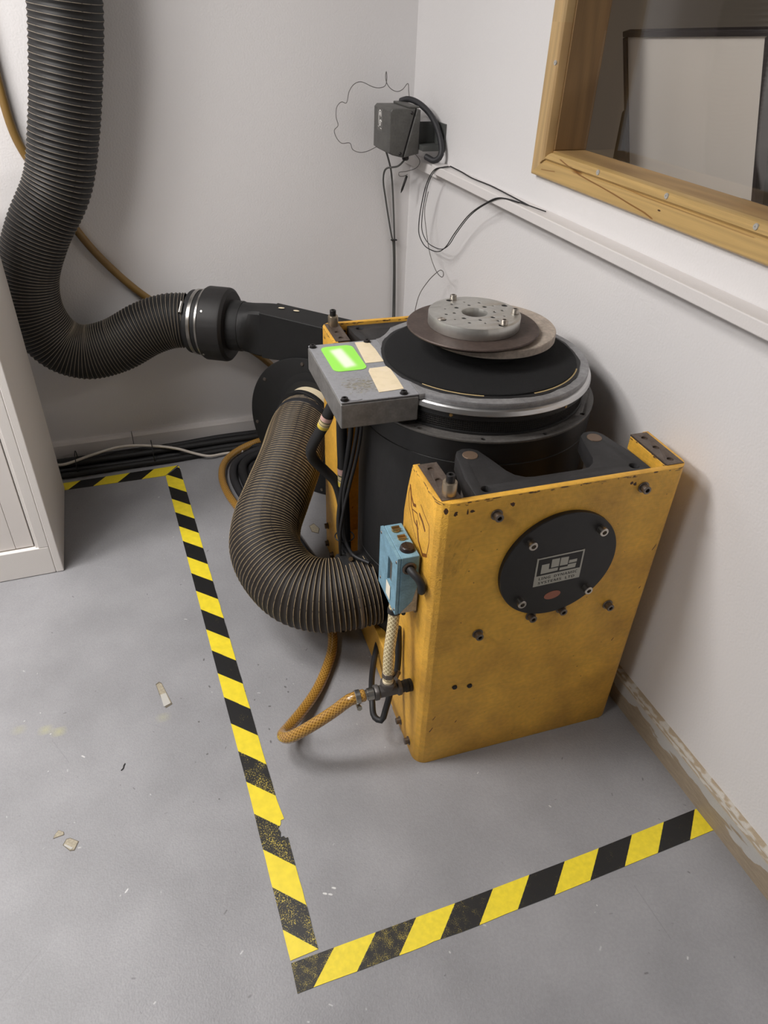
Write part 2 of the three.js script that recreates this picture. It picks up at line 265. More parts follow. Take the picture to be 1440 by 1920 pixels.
{
  const b = group('baseboard_back'); b.userData.kind = 'structure';
  const one = (x0, x1) => { const g = skirting(x1 - x0); g.rotateY(-Math.PI / 2); g.scale(-1, 1, 1); const idx = g.attributes.position; for (let i = 0; i < idx.count; i += 3) { for (const k of ['position', 'normal', 'uv']) { const a = g.attributes[k]; const n = a.itemSize; for (let c = 0; c < n; c++) { const t = a.array[(i + 1) * n + c]; a.array[(i + 1) * n + c] = a.array[(i + 2) * n + c]; a.array[(i + 2) * n + c] = t; } } } g.computeBoundingBox(); const bb = g.boundingBox; g.translate(x0 - bb.min.x, 0, -bb.min.z); return g; };
  mesh('skirting_board', one(-4.9, -1.095), M.trimWhite, b); mesh('skirting_board', one(-1.0925, -0.0005), M.trimWhite, b);
}
{
  const g = skirting(5.18); g.scale(-1, 1, 1); const pos = g.attributes; for (let i = 0; i < pos.position.count; i += 3) for (const k of ['position', 'normal', 'uv']) { const a = pos[k], n = a.itemSize; for (let c = 0; c < n; c++) { const t = a.array[(i + 1) * n + c]; a.array[(i + 1) * n + c] = a.array[(i + 2) * n + c]; a.array[(i + 2) * n + c] = t; } }
  g.translate(0, 0, 0.019); for (let i = 0; i < pos.uv.count; i++) pos.uv.setXY(i, pos.position.getZ(i) / 2.4, pos.position.getY(i) / 0.0925); struct('baseboard_right', g, M.skirtWorn);
}
// painted dado rail under the window, with the fatter end piece running into the corner
{
  const t = group('trim_1'); t.userData.kind = 'structure';
  mesh('rail', rbox(-0.05, 0, 1.018, 1.044, 0.3, 5.19, 0.003), M.trimWhite, t);
  mesh('rail_end', rbox(-0.03, 0, 1.0, 1.03, 0.0, 0.2995, 0.003), M.trimWhite, t);
}
// window in the right-hand wall
{
  const w = group('window_1'); w.userData.kind = 'structure';
  const prof = (a) => { const s = new THREE.Shape(); a.forEach(([x, y], i) => (i ? s.lineTo(x, y) : s.moveTo(x, y))); s.closePath(); return s; };
  // profile: across the width (0 outer edge .. 0.07 .. inner edge) against thickness
  const wy = [[0, 0], [0, 0.016], [0.004, 0.019], [0.043, 0.019], [0.046, 0.016], [0.049, 0.018], [0.053, 0.024], [0.064, 0.024], [0.069, 0.02], [0.071, 0.014], [0.071, 0]];
  const rail = (len, k) => planar(toCreasedNormals(new THREE.ExtrudeGeometry(prof(wy.map(([a, b]) => [a * 0.85, b])), { depth: len, bevelEnabled: false }), 0.35));
  // bottom: width along +y, thickness along -x, length along z
  const mit = (g, L, a, b) => { const p = g.attributes.position; for (let i = 0; i < p.count; i++) { const x = p.getX(i), z = p.getZ(i); if (z < L / 2) p.setZ(i, z + x * a); else p.setZ(i, z - x * b); } g.computeVertexNormals(); return toCreasedNormals(g, 0.35); };
  const LB = 1.55, LH = 1.12;
  const bot = planar(mit(rail(LB, 1), LB, 1.43, 1.43)); bot.applyMatrix4(new THREE.Matrix4().makeBasis(V(0, 1, 0), V(-1, 0, 0), V(0, 0, 1))); bot.translate(0, 1.115, 0.85);
  const topg = planar(mit(rail(LB, 1), LB, 1.43, 1.43)); topg.applyMatrix4(new THREE.Matrix4().makeBasis(V(0, -1, 0), V(-1, 0, 0), V(0, 0, -1))); topg.translate(0, 1.115 + LH, 0.85 + LB);
  const lft = planar(mit(rail(LH, 1.43), LH, 0.7, 0.7)); lft.applyMatrix4(new THREE.Matrix4().makeBasis(V(0, 0, 1), V(-1, 0, 0), V(0, -1, 0))); lft.translate(0, 1.115 + LH, 0.85);
  const rgt = planar(mit(rail(LH, 1.43), LH, 0.7, 0.7)); rgt.applyMatrix4(new THREE.Matrix4().makeBasis(V(0, 0, -1), V(-1, 0, 0), V(0, 1, 0))); rgt.translate(0, 1.115, 0.85 + LB);
  for (const [g, n] of [[bot, 'sill_moulding'], [topg, 'head_moulding'], [lft, 'side_moulding'], [rgt, 'side_moulding']]) {
    const p = g.attributes.position, uv = g.attributes.uv; const side = n === 'side_moulding';
    for (let i = 0; i < p.count; i++) uv.setXY(i, side ? p.getZ(i) : p.getY(i), side ? p.getY(i) : p.getZ(i));
    if (n === 'sill_moulding') for (let i = 0; i < p.count; i++) uv.setXY(i, (p.getY(i) - 1.115) / 0.0603, (p.getZ(i) - 0.85) / 1.55);
    mesh(n, g, n === 'sill_moulding' ? M.woodSill : M.wood, w);
  }
  const lining = (x0, x1, y0, y1, z0, z1) => { const g = rbox(x0, x1, y0, y1, z0, z1, 0.002); return g; };
  const fix = (g, side) => { const p = g.attributes.position, uv = g.attributes.uv; for (let i = 0; i < p.count; i++) uv.setXY(i, p.getX(i) + (side ? p.getZ(i) : p.getY(i)), side ? p.getY(i) : p.getZ(i)); return g; };
  mesh('sill_lining', fix(lining(0.0005, 0.0895, WY0 - 0.02, WY0, WZ0 - 0.02, WZ1 + 0.02)), M.woodHalfShade, w);
  mesh('head_lining', fix(lining(0.0005, 0.0895, WY1, WY1 + 0.02, WZ0 - 0.02, WZ1 + 0.02)), M.woodShade, w);
  mesh('side_lining', fix(lining(0.0005, 0.0895, WY0 + 0.0005, WY1 - 0.0005, WZ0 - 0.02, WZ0), true), M.woodShade, w);
  mesh('side_lining', fix(lining(0.0005, 0.0895, WY0 + 0.0005, WY1 - 0.0005, WZ1, WZ1 + 0.02), true), M.woodShade, w);
  mesh('pane', box(0.082, 0.086, WY0 + 0.001, WY1 - 0.001, WZ0 + 0.001, WZ1 - 0.001), M.glass, w);
  const scr = lathe([[0, 0.001], [0.0012, 0.001], [0.0015, 0.002], [0.005, 0.002], [0.0058, 0], [0, 0]], 16);
  for (const [y, z] of [[1.353, 0.9005], [1.168, 1.138], [1.168, 1.369], [1.168, 1.601], [1.65, 0.9005], [1.168, 1.85]]) mesh('screw', orient(scr, 'nx', [-0.0235, y, z]), M.screwPale, w);
}
// the room beyond the pane
struct('floor_adjacent', box(WX, 2.4, -0.2, 0, -0.2, 4.2), std({ color: C(92, 90, 90), roughness: 0.8 }));
struct('ceiling_adjacent', box(WX, 2.4, CEIL, CEIL + 0.15, -0.2, 4.2), M.ceil);
const greyWall = std({ color: C(178, 170, 160), roughness: 0.8 });
struct('wall_adjacent_far', box(2.4, 2.6, -0.2, CEIL + 0.15, -0.4, 4.4), greyWall);
struct('wall_adjacent_side', box(WX, 2.4, -0.2, CEIL + 0.15, -0.4, -0.2), greyWall);
struct('wall_adjacent_front', box(WX, 2.4, -0.2, CEIL + 0.15, 4.2, 4.4), greyWall);

// ceiling lights
function ceilingLight([x, z, w, d, k, col], label, grp) {
  const t = group('ceiling_light', [x, CEIL, z]); tag(t, label, 'ceiling light', grp);
  mesh('frame', [box(-w / 2 - 0.02, w / 2 + 0.02, -0.03, -0.0005, -d / 2 - 0.02, -d / 2), box(-w / 2 - 0.02, w / 2 + 0.02, -0.03, -0.0005, d / 2, d / 2 + 0.02), box(-w / 2 - 0.02, -w / 2, -0.03, -0.0005, -d / 2, d / 2), box(w / 2, w / 2 + 0.02, -0.03, -0.0005, -d / 2, d / 2)], M.trimWhite, t);
  mesh('diffuser', box(-w / 2, w / 2, -0.024, -0.0005, -d / 2, d / 2), std({ color: 0xffffff, emissive: col, emissiveIntensity: 0.1 * k, roughness: 0.6 }), t);
  const l = new THREE.RectAreaLight(col, k, w, d); l.position.set(0, -0.032, 0); l.rotation.x = -Math.PI / 2; l.name = 'panel_light'; t.add(l);
}
ceilingLight(PANELS[0], 'square ceiling light panel above the cabinet, farthest from the window wall', 'ceiling panels');
ceilingLight(PANELS[1], 'square ceiling light panel over the open floor in front of the cabinet', 'ceiling panels');
ceilingLight(PANELS[2], 'square ceiling light panel nearest the shaker', 'ceiling panels');
ceilingLight(NEXT_ROOM_FILL, 'added square ceiling panel brightening the dim room beyond the window', 'ceiling panels');

// ---------------------------------------------------------------- the shaker
const TH = -0.036876, SO = V(-0.3195, 0, 1.6545);
const S = (x, y, z) => V(x, y, z).applyAxisAngle(V(0, 1, 0), TH).add(SO);
const Sd = (x, y, z) => V(x, y, z).applyAxisAngle(V(0, 1, 0), TH);
const socket = (r, h) => lathe([[0, h * 0.35], [r * 0.5, h * 0.35], [r * 0.52, h], [r * 0.9, h], [r, h * 0.92], [r, 0], [0, 0]], 24);
const socketWasher = (r, h) => merge([socket(r, h).translate(0, 0.0025, 0), lathe([[0, 0], [r * 1.35, 0], [r * 1.4, 0.0012], [r * 1.35, 0.0026], [r, 0.0026], [0, 0.0026]], 24)]);
const hexBolt = (r, h) => merge([planar(new THREE.CylinderGeometry(r, r, h, 6).translate(0, h / 2 + 0.002, 0)), lathe([[0, 0], [r * 1.25, 0], [r * 1.25, 0.002], [0, 0.002]], 20)]);
const ZC = -0.4425;
const shaker = group('vibration_shaker', [SO.x, 0, SO.z], TH);
tag(shaker, 'yellow and black vibration test shaker standing on the grey floor in the room corner', 'machine');

function endFrame(back) {
  const prof = new THREE.Shape(); const r = 0.03, t = 0.014;
  prof.moveTo(-0.26, 0.17); prof.lineTo(-0.26, r); prof.absarc(-0.26 + r, r, r, Math.PI, Math.PI * 1.5, false); prof.lineTo(0.26 - r, 0); prof.absarc(0.26 - r, r, r, Math.PI * 1.5, Math.PI * 2, false); prof.lineTo(0.26, 0.17);
  prof.lineTo(0.26 - t, 0.17); prof.lineTo(0.26 - t, r); prof.absarc(0.26 - r, r, r - t, 0, -Math.PI / 2, true); prof.lineTo(-0.26 + r, t); prof.absarc(-0.26 + r, r, r - t, -Math.PI / 2, -Math.PI, true); prof.lineTo(-0.26 + t, 0.17); prof.closePath();
  let u = extrudeY(prof, 0, 0.745, 0.0015, 12, 10);
  const bars = [-1, 1].map((s) => rbox(s < 0 ? -0.247 : 0.215, s < 0 ? -0.215 : 0.247, 0.71, 0.742, -0.138, -0.012, 0.003));
  const p = u.attributes.position; for (let i = 0; i < p.count; i++) if (p.getZ(i) < -0.1) p.setZ(i, -(0.14 + Math.min(0.032, Math.max(0, (0.745 - p.getY(i)) * 0.3))));
  let g = merge([u, ...bars]); if (back) { g = g.clone(); g.rotateY(Math.PI); g.translate(0, 0, 2 * ZC); }
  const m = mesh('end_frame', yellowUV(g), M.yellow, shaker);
  const fl = (x, y, z) => (back ? [-x, y, 2 * ZC - z] : [x, y, z]);
  for (const s of [-1, 1]) {
    const x0 = s < 0 ? -0.252 : 0.214, x1 = s < 0 ? -0.214 : 0.252; const sh = shapeOf([[x0, -0.012], [x1, -0.012], [x1, -0.136], [x0, -0.136]]); for (const z of [-0.115, -0.076, -0.03]) hole(sh, (x0 + x1) / 2, z, 0.0065);
    let st = merge([extrudeY(sh, 0.7422, 0.7465, 0.0006), ...[-0.115, -0.076, -0.03].map((z) => new THREE.CylinderGeometry(0.0064, 0.0064, 0.0006, 16).translate((x0 + x1) / 2, 0.7428, z))]); if (back) { st.rotateY(Math.PI); st.translate(0, 0, 2 * ZC); }
    mesh('bearing_strip', st, M.darkSteel, m);
  }
  for (const s of back ? [1] : [-1]) {     // the post with a cap screw on the strip on the hose side
    const q = fl(s * 0.232, 0.7466, -0.028); mesh('spacer', orient(lathe([[0, 0], [0.013, 0], [0.0135, 0.002], [0.0135, 0.025], [0.0125, 0.027], [0, 0.027]], 28), 'y', q), M.spacer, m);
    mesh('socket_screw', orient(socket(0.0082, 0.015), 'y', [q[0], q[1] + 0.027, q[2]]), M.screwBlack, m);
  }
  return m;
}
const fr = endFrame(false), bk = endFrame(true);
for (const [x, y] of [[-0.147, 0.706], [0.161, 0.713], [-0.149, 0.405], [0.157, 0.409], [-0.031, 0.4245], [0.0395, 0.4265]]) mesh('socket_screw', orient(socketWasher(0.0085, 0.012), 'z', [x, y, 0]), M.screwDull, fr);
for (const [x, y] of [[-0.185, 0.252], [-0.149, 0.245]]) mesh('plug_screw', orient(lathe([[0, 0.004], [0.003, 0.0045], [0.0055, 0.003], [0.006, 0], [0, 0]], 16), 'z', [x, y, 0]), M.screwBlack, fr);
for (const [y, z] of [[0.028, -0.112], [0.03, -0.05]]) mesh('hex_bolt', orient(hexBolt(0.0085, 0.009), 'nx', [-0.26, y, z]), M.screwDull, fr);
for (const [y, z] of [[0.03, 2 * ZC + 0.112], [0.1, 2 * ZC + 0.05], [0.03, 2 * ZC + 0.05]]) mesh('hex_bolt', orient(hexBolt(0.0085, 0.009), 'nx', [-0.26, y, z]), M.screwDull, bk);
// base: side rails and tray
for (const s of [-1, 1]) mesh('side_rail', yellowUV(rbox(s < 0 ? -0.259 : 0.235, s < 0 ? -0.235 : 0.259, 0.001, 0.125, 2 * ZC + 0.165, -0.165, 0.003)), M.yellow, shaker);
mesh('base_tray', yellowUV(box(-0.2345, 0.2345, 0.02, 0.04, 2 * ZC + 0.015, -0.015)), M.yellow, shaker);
// trunnion forks
function fork(back) {
  const h = [[0.186, -0.0145], [0.183, -0.08], [0.166, -0.166], [0.158, -0.179], [0.144, -0.185], [0.128, -0.182], [0.116, -0.172], [0.106, -0.14], [0.093, -0.088], [0.084, -0.071], [0.068, -0.059], [0.05, -0.056]];
  const pts = [...h, ...h.slice().reverse().map(([x, z]) => [-x, z])]; const sh = shapeOf(pts.map(([x, z]) => [x + 0.004, z]));
  for (const s of [-1, 1]) hole(sh, s * 0.157 + 0.004, -0.04, 0.0095);
  const g = extrudeY(sh, 0.7, 0.737, 0.0025); if (back) { g.rotateY(Math.PI); g.translate(0, 0, 2 * ZC); }
  const m = mesh('trunnion_fork', g, M.castPlate, shaker);
  for (const s of [-1, 1]) { const x = (s * 0.139 + 0.004) * (back ? -1 : 1), z = back ? 2 * ZC + 0.156 : -0.156; mesh('pin', lathe([[0, 0.0016], [0.0145, 0.0016], [0.0155, 0.0008], [0.0155, -0.01], [0, -0.01]], 28).translate(x, 0.737, z), std({ color: C(138, 116, 98), map: M.darkSteel.map, roughness: 0.5, metalness: 0.4 }), m); }
  // guide columns below the arms
  for (const s of [-1, 1]) { const x = (s * 0.139 + 0.004) * (back ? -1 : 1), z = back ? 2 * ZC + 0.15 : -0.15; mesh('guide_post', new THREE.CylinderGeometry(0.013, 0.013, 0.655, 20).translate(x, 0.3705, z), M.screwDull, m); }
}
fork(false); fork(true);
// cylindrical body with its seams
const body = mesh('body', lathe([[0, 0.07], [0.25, 0.07], [0.266, 0.09], [0.266, 0.325], [0.2645, 0.3265], [0.266, 0.328], [0.266, 0.6855], [0.2642, 0.687], [0.266, 0.6885], [0.266, 0.735], [0.2645, 0.737], [0, 0.737]], 128, 0.35).translate(0, 0, ZC), M.blackSatin, shaker);
{
  const sh = new THREE.Shape(); sh.absarc(0, 0, 0.268, 0, Math.PI * 2, false); const inn = new THREE.Path(); inn.absarc(0, 0, 0.235, 0, Math.PI * 2, true); sh.holes.push(inn);
  for (let i = 0; i < 12; i++) { const a = (i / 12) * 6.2832 + 0.18; const h = new THREE.Path(); h.absarc(Math.cos(a) * 0.257, Math.sin(a) * 0.257, 0.0052, 0, Math.PI * 2, true); sh.holes.push(h); }
  const ring = mesh('flange_ring', extrudeY(sh, 0.7371, 0.7425, 0.0008, 1, 96).translate(0, 0, ZC), M.ringTop, shaker);
  for (let i = 0; i < 12; i++) { const a = (i / 12) * 6.2832 + 0.18; mesh('countersunk_screw', lathe([[0, 0], [0.002, 0], [0.0022, 0.0018], [0.0042, 0.0025], [0.0048, 0.0005], [0, 0]], 14).translate(Math.cos(a) * 0.257, 0.7372, ZC - Math.sin(a) * 0.257), i % 3 === 1 ? M.screwDull : M.screwBlack, ring); }
}
{
  const gr = mesh('vent_grille', lathe([[0.23, 0.7426], [0.2415, 0.7426], [0.2435, 0.744], [0.2435, 0.7475], [0.239, 0.7485], [0.239, 0.7732], [0.2445, 0.7745], [0.2445, 0.7875], [0.243, 0.789], [0.23, 0.789]], 128, 0.3).translate(0, 0, ZC), M.blackSatin, shaker);
  const wires = []; for (let k = 0; k < 5; k++) wires.push(new THREE.TorusGeometry(0.2402, 0.0006, 4, 160).rotateX(Math.PI / 2).translate(0, 0.7515 + k * 0.0047, ZC));
  for (let i = 0; i < 210; i++) { const a = (i / 210) * Math.PI * 1.35 - 0.3; wires.push(new THREE.CylinderGeometry(0.0005, 0.0005, 0.0245, 4).translate(Math.cos(a) * 0.2406, 0.761, ZC + Math.sin(a) * 0.2406)); }
  const wm = mesh('wire_mesh', wires, std({ color: C(66, 64, 62), roughness: 0.4, metalness: 0.7 }), gr); wm.userData.kind = 'stuff';
  for (const a of [2.2, 1.13, 0.15]) mesh('screw', along(lathe([[0, 0.0016], [0.003, 0.0016], [0.0042, 0], [0, 0]], 14), V(Math.cos(a), 0, Math.sin(a)), V(Math.cos(a) * 0.2443, 0.781, ZC + Math.sin(a) * 0.2443)), M.brass, gr);
}
// silver top plate with the junction box on the hose side
{
  const rim = mesh('step_rim', lathe([[0.22, 0.789], [0.2518, 0.789], [0.2525, 0.7905], [0.252, 0.7955], [0.2503, 0.7995], [0.2475, 0.802], [0.2445, 0.803], [0.22, 0.803]], 160, 0.4).translate(0, 0, ZC), M.bright, shaker);
  const sh = new THREE.Shape(); const R = 0.244; const a0 = Math.atan2(0.1585, -0.188), a1 = -a0;
  // drawn in (x, -(z - ZC)): top edge of the drawing is the far side
  const aFar = Math.atan2(0.2, -0.143); sh.moveTo(-0.199, 0.138); sh.quadraticCurveTo(-0.178, 0.142, -0.143, 0.2);
  for (let i = 0; i <= 120; i++) { const a = aFar - (i / 120) * (aFar + a0); sh.lineTo(R * Math.cos(a), R * Math.sin(a)); }
  sh.lineTo(-0.199, -0.1585); sh.closePath();
  const inn = new THREE.Path(); inn.absarc(0, 0, 0.2, 0, Math.PI * 2, true); sh.holes.push(inn);
  const pl = mesh('top_plate', extrudeY(sh, 0.8031, 0.815, 0.0012, 1, 96).translate(0, 0, ZC), M.silver, shaker);
  for (const [x, z] of [[-0.168, -0.515], [0.02, -0.228]]) mesh('countersunk_screw', lathe([[0, 0.0002], [0.003, 0.0002], [0.005, 0.0008], [0.0056, 0], [0, 0]], 16).translate(x, 0.815, z), M.screwDull, pl);
  // box body: open below, walls; lid on top
  const X0 = -0.362, X1 = -0.1995, Z0 = -0.577, Z1 = -0.284;
  const bm = mesh('junction_box', [rbox(X0, X1, 0.757, 0.8105, Z0, Z1, 0.003, 3)], std({ color: C(142, 140, 138), map: rep(steelMottle, 3), roughness: 0.5, metalness: 0.35 }), shaker);
  const lidTex = canvasTex(512, 1024, (g, w, h) => {
    const r = rng(9); g.fillStyle = 'rgb(160,161,165)'; g.fillRect(0, 0, w, h);
    for (let i = 0; i < 900; i++) { g.fillStyle = `rgba(${r() < 0.5 ? '120,120,124' : '186,187,190'},.10)`; g.beginPath(); g.ellipse(r() * w, r() * h, 4 + r() * 26, 2 + r() * 9, r() * 3, 0, 7); g.fill(); }
    // worn, oily patch near the front half
    for (let i = 0; i < 520; i++) { const x = w * (0.28 + (r() + r() - 1) * 0.3 + 0.12), y = h * (0.76 + (r() + r() - 1) * 0.14); g.fillStyle = `rgba(${[ '120,112,84', '96,92,70', '142,134,104', '176,170,148' ][Math.floor(r() * 4)]},${0.15 + r() * 0.35})`; g.beginPath(); g.ellipse(x, y, 2 + r() * 14, 1 + r() * 5, -0.2 + r() * 0.5, 0, 7); g.fill(); }
    for (let i = 0; i < 60; i++) { g.strokeStyle = `rgba(70,70,74,${0.1 + r() * 0.4})`; g.lineWidth = 1 + r() * 2; const x = r() * w, y = r() * h; g.beginPath(); g.moveTo(x, y); g.lineTo(x + (r() - 0.5) * 30, y + (r() - 0.5) * 20); g.stroke(); }
    g.strokeStyle = 'rgba(40,36,34,.9)'; g.lineWidth = 7; g.beginPath(); g.moveTo(w * 0.1, h * 0.985); g.lineTo(w * 0.22, h * 0.99); g.lineTo(w * 0.28, h * 0.978); g.stroke();
  });
  const lg = rbox(X0 + 0.001, X1 + 0.0005, 0.8118, 0.8152, Z0 + 0.001, Z1 - 0.001, 0.0012); { const p = lg.attributes.position, uv = lg.attributes.uv; for (let i = 0; i < p.count; i++) uv.setXY(i, (p.getX(i) - X0) / (X1 - X0), 1 - (p.getZ(i) - Z0) / (Z1 - Z0)); }
  const lid = mesh('box_lid', lg, std({ map: lidTex, roughness: 0.45, metalness: 0.3 }), shaker);
  for (const [x, z] of [[-0.353, -0.564], [-0.3515, -0.294], [-0.2285, -0.2945], [-0.225, -0.566]]) mesh('cap_screw', merge([socket(0.0065, 0.006), lathe([[0, 0], [0.0085, 0], [0.0085, 0.001], [0, 0.001]], 20)]).translate(x, 0.8153, z), M.screwBlack, lid);
  const patch = (pts, mat, name, y = 0.8156, h = 0.0006) => mesh(name, extrudeY(shapeOf(pts), y, y + h), mat, lid);
  const oldPaper = std({ map: canvasTex(256, 256, (g, w, h) => { const r = rng(3); g.fillStyle = 'rgb(232,216,184)'; g.fillRect(0, 0, w, h); for (let i = 0; i < 300; i++) { g.fillStyle = `rgba(${r() < 0.5 ? '214,194,158' : '240,228,202'},.14)`; g.beginPath(); g.ellipse(r() * w, r() * h, 2 + r() * 14, 2 + r() * 10, r() * 3, 0, 7); g.fill(); } }), roughness: 0.75 });
  oldPaper.map.repeat.set(5, 5);
  patch([[-0.254, -0.568], [-0.222, -0.566], [-0.219, -0.52], [-0.2205, -0.452], [-0.262, -0.452], [-0.258, -0.51]], oldPaper, 'sticker').userData.label = 'aged cream paper sticker, worn';
  patch([[-0.262, -0.424], [-0.2185, -0.426], [-0.2195, -0.36], [-0.222, -0.314], [-0.276, -0.31], [-0.272, -0.36], [-0.268, -0.41]], oldPaper, 'sticker').userData.label = 'aged cream paper sticker';
  const green = std({ map: canvasTex(256, 320, (g, w, h) => { g.fillStyle = 'rgb(158,238,92)'; g.fillRect(0, 0, w, h); g.filter = 'blur(12px)'; g.fillStyle = 'rgb(240,250,228)'; g.beginPath(); g.moveTo(w * 0.24, h * 0.16); g.lineTo(w * 0.62, h * 0.1); g.lineTo(w * 0.74, h * 0.84); g.lineTo(w * 0.36, h * 0.9); g.closePath(); g.fill(); }), roughness: 0.6 });
  const gsh = []; const gx = -0.302, gz = -0.49, gw = 0.037, gd = 0.067, gr = 0.016; for (const [sx, sz, a] of [[1, 1, 0], [-1, 1, 90], [-1, -1, 180], [1, -1, 270]]) for (let k = 0; k <= 6; k++) { const t = ((a + k * 15) * Math.PI) / 180; gsh.push([gx + sx * (gw - gr) + gr * Math.cos(t), gz + sz * (gd - gr) + gr * Math.sin(t)]); }
  const gp = extrudeY(shapeOf(gsh), 0.8156, 0.8162); { const p = gp.attributes.position, uv = gp.attributes.uv; for (let i = 0; i < p.count; i++) uv.setXY(i, (p.getX(i) - gx + gw) / (2 * gw), 1 - (p.getZ(i) - gz + gd) / (2 * gd)); }
  mesh('sticker', gp, green, lid).userData.label = 'bright green sticker with a white middle';
}
// felt cover over the armature
{
  const f = mesh('felt_cover', lathe([[0, 0.8215], [0.21, 0.8205], [0.214, 0.8195], [0.2145, 0.817], [0.21, 0.8153], [0, 0.8153]], 128, 0.6).translate(0.002, 0, ZC), M.felt, shaker);
  { const p = f.geometry.attributes.position, uv = f.geometry.attributes.uv; for (let i = 0; i < p.count; i++) uv.setXY(i, p.getX(i), p.getZ(i)); }
  M.felt.map.repeat.set(12, 12); M.felt.bumpMap.repeat.set(14, 14);
  for (const [a, l] of [[-1.0, 0.62], [0.12, 0.82]]) mesh('backing_ring', new THREE.LatheGeometry([[0.2, 0.8155], [0.2158, 0.8155], [0.2164, 0.8164], [0.2158, 0.8172], [0.2, 0.8172]].map((p) => new THREE.Vector2(...p)), 40, a, l).translate(0.003, 0, ZC + 0.001), std({ color: C(196, 172, 124), roughness: 0.7 }), f);
  const r = rng(19); const sh = new THREE.Shape(); for (let i = 0; i <= 140; i++) { const a = (i / 140) * 6.2832; const q = 0.2235 + 0.0028 * n2(Math.cos(a) * 3, Math.sin(a) * 3) + 0.0012 * (r() - 0.5); i ? sh.lineTo(Math.cos(a) * q, Math.sin(a) * q) : sh.moveTo(Math.cos(a) * q, Math.sin(a) * q); } hole(sh, 0, 0, 0.19);
  mesh('rubber_seal', extrudeY(sh, 0.8152, 0.8164, 0.0002).translate(0.002, 0, ZC), M.rubber, f);
  mesh('armature_hub', lathe([[0, 0.8], [0.098, 0.8], [0.1, 0.822], [0.104, 0.846], [0, 0.846]], 64).translate(0.005, 0, -0.47), M.blackFlat, f);
}
// round cover plate with the maker's plate
{
  const cp = mesh('cover_plate', orient(lathe([[0, 0], [0.127, 0], [0.127, 0.0085], [0.1255, 0.01], [0, 0.01]], 96, 0.4), 'z', [0.004, 0.5595, 0.0002]), M.blackFlat, shaker);
  cp.material = std({ color: C(31, 30, 32), roughness: 0.45, map: rep(greyMottle, 3) });
  for (const [x, y] of [[-0.0715, 0.633], [0.080, 0.636], [-0.071, 0.485], [0.080, 0.486]]) mesh('socket_screw', orient(socket(0.0092, 0.014), 'z', [x, y, 0.0102]), M.screwSteel, cp);
  const logo = canvasTex(1024, 720, (g, w, h) => {
    g.fillStyle = 'rgb(176,174,164)'; g.fillRect(0, 0, w, h); g.fillStyle = 'rgb(26,25,26)'; g.fillRect(w * 0.035, h * 0.045, w * 0.93, h * 0.585);
    // traced against the plate's corners
    const A = [500, 600], B = [995, 493], D = [445, 890]; const e1 = [B[0] - A[0], B[1] - A[1]], e2 = [D[0] - A[0], D[1] - A[1]], det = e1[0] * e2[1] - e1[1] * e2[0];
    const m = ([x, y]) => { const p = x - A[0], q = y - A[1]; return [((p * e2[1] - q * e2[0]) / det) * w, ((e1[0] * q - e1[1] * p) / det) * h]; };
    const poly = (pts) => { g.fillStyle = 'rgb(176,174,164)'; g.beginPath(); pts.forEach((p, i) => { const [X, Y] = m(p); i ? g.lineTo(X, Y) : g.moveTo(X, Y); }); g.fill(); };
    poly([[545, 659], [624, 642], [614, 700], [712, 681], [706, 712], [527, 753]]);
    poly([[652, 602], [735, 585], [718, 668], [637, 686]]); poly([[745, 583], [828, 569], [812, 649], [728, 665]]);
    poly([[832, 606], [915, 588], [909, 618], [822, 638]]); poly([[818, 650], [906, 630], [893, 676], [724, 712], [730, 684], [812, 668]]);
    g.fillStyle = 'rgb(40,38,38)'; g.font = 'bold 92px sans-serif'; g.textBaseline = 'alphabetic'; g.textAlign = 'left';
    const fit = (s, x, y, wd) => { const k = wd / g.measureText(s).width; g.save(); g.translate(x, y); g.scale(k, 1); g.fillText(s, 0, 0); g.restore(); };
    fit('LING  DYNAMIC', w * 0.09, h * 0.79, w * 0.84); fit('SYSTEMS  LTD', w * 0.09, h * 0.945, w * 0.8);
  });
  const pg = new THREE.BoxGeometry(0.104, 0.073, 0.0008); pg.rotateZ(0.03); pg.translate(0.004, 0.5535, 0.0107);
  mesh('maker_plate', pg, std({ map: logo, roughness: 0.4, metalness: 0.2 }), cp);
  const rs = new THREE.Shape(); rs.absellipse(0.003, 0.483, 0.0185, 0.0105, 0, Math.PI * 2, false, 0.1); const rg = new THREE.ExtrudeGeometry(rs, { depth: 0.0006, bevelEnabled: false, curveSegments: 24 }).translate(0, 0, 0.0103);
  mesh('sticker', rg, std({ color: C(160, 100, 80), roughness: 0.6 }), cp).userData.label = 'small faded orange oval sticker';
}
// air inlet stub where the lower hose meets the body
mesh('air_inlet', orient(lathe([[0.06, 0], [0.09, 0], [0.0915, 0.002], [0.0915, 0.075], [0.088, 0.077], [0.06, 0.077]], 48), 'nx', [-0.25, 0.215, -0.41]), M.rubber, shaker);

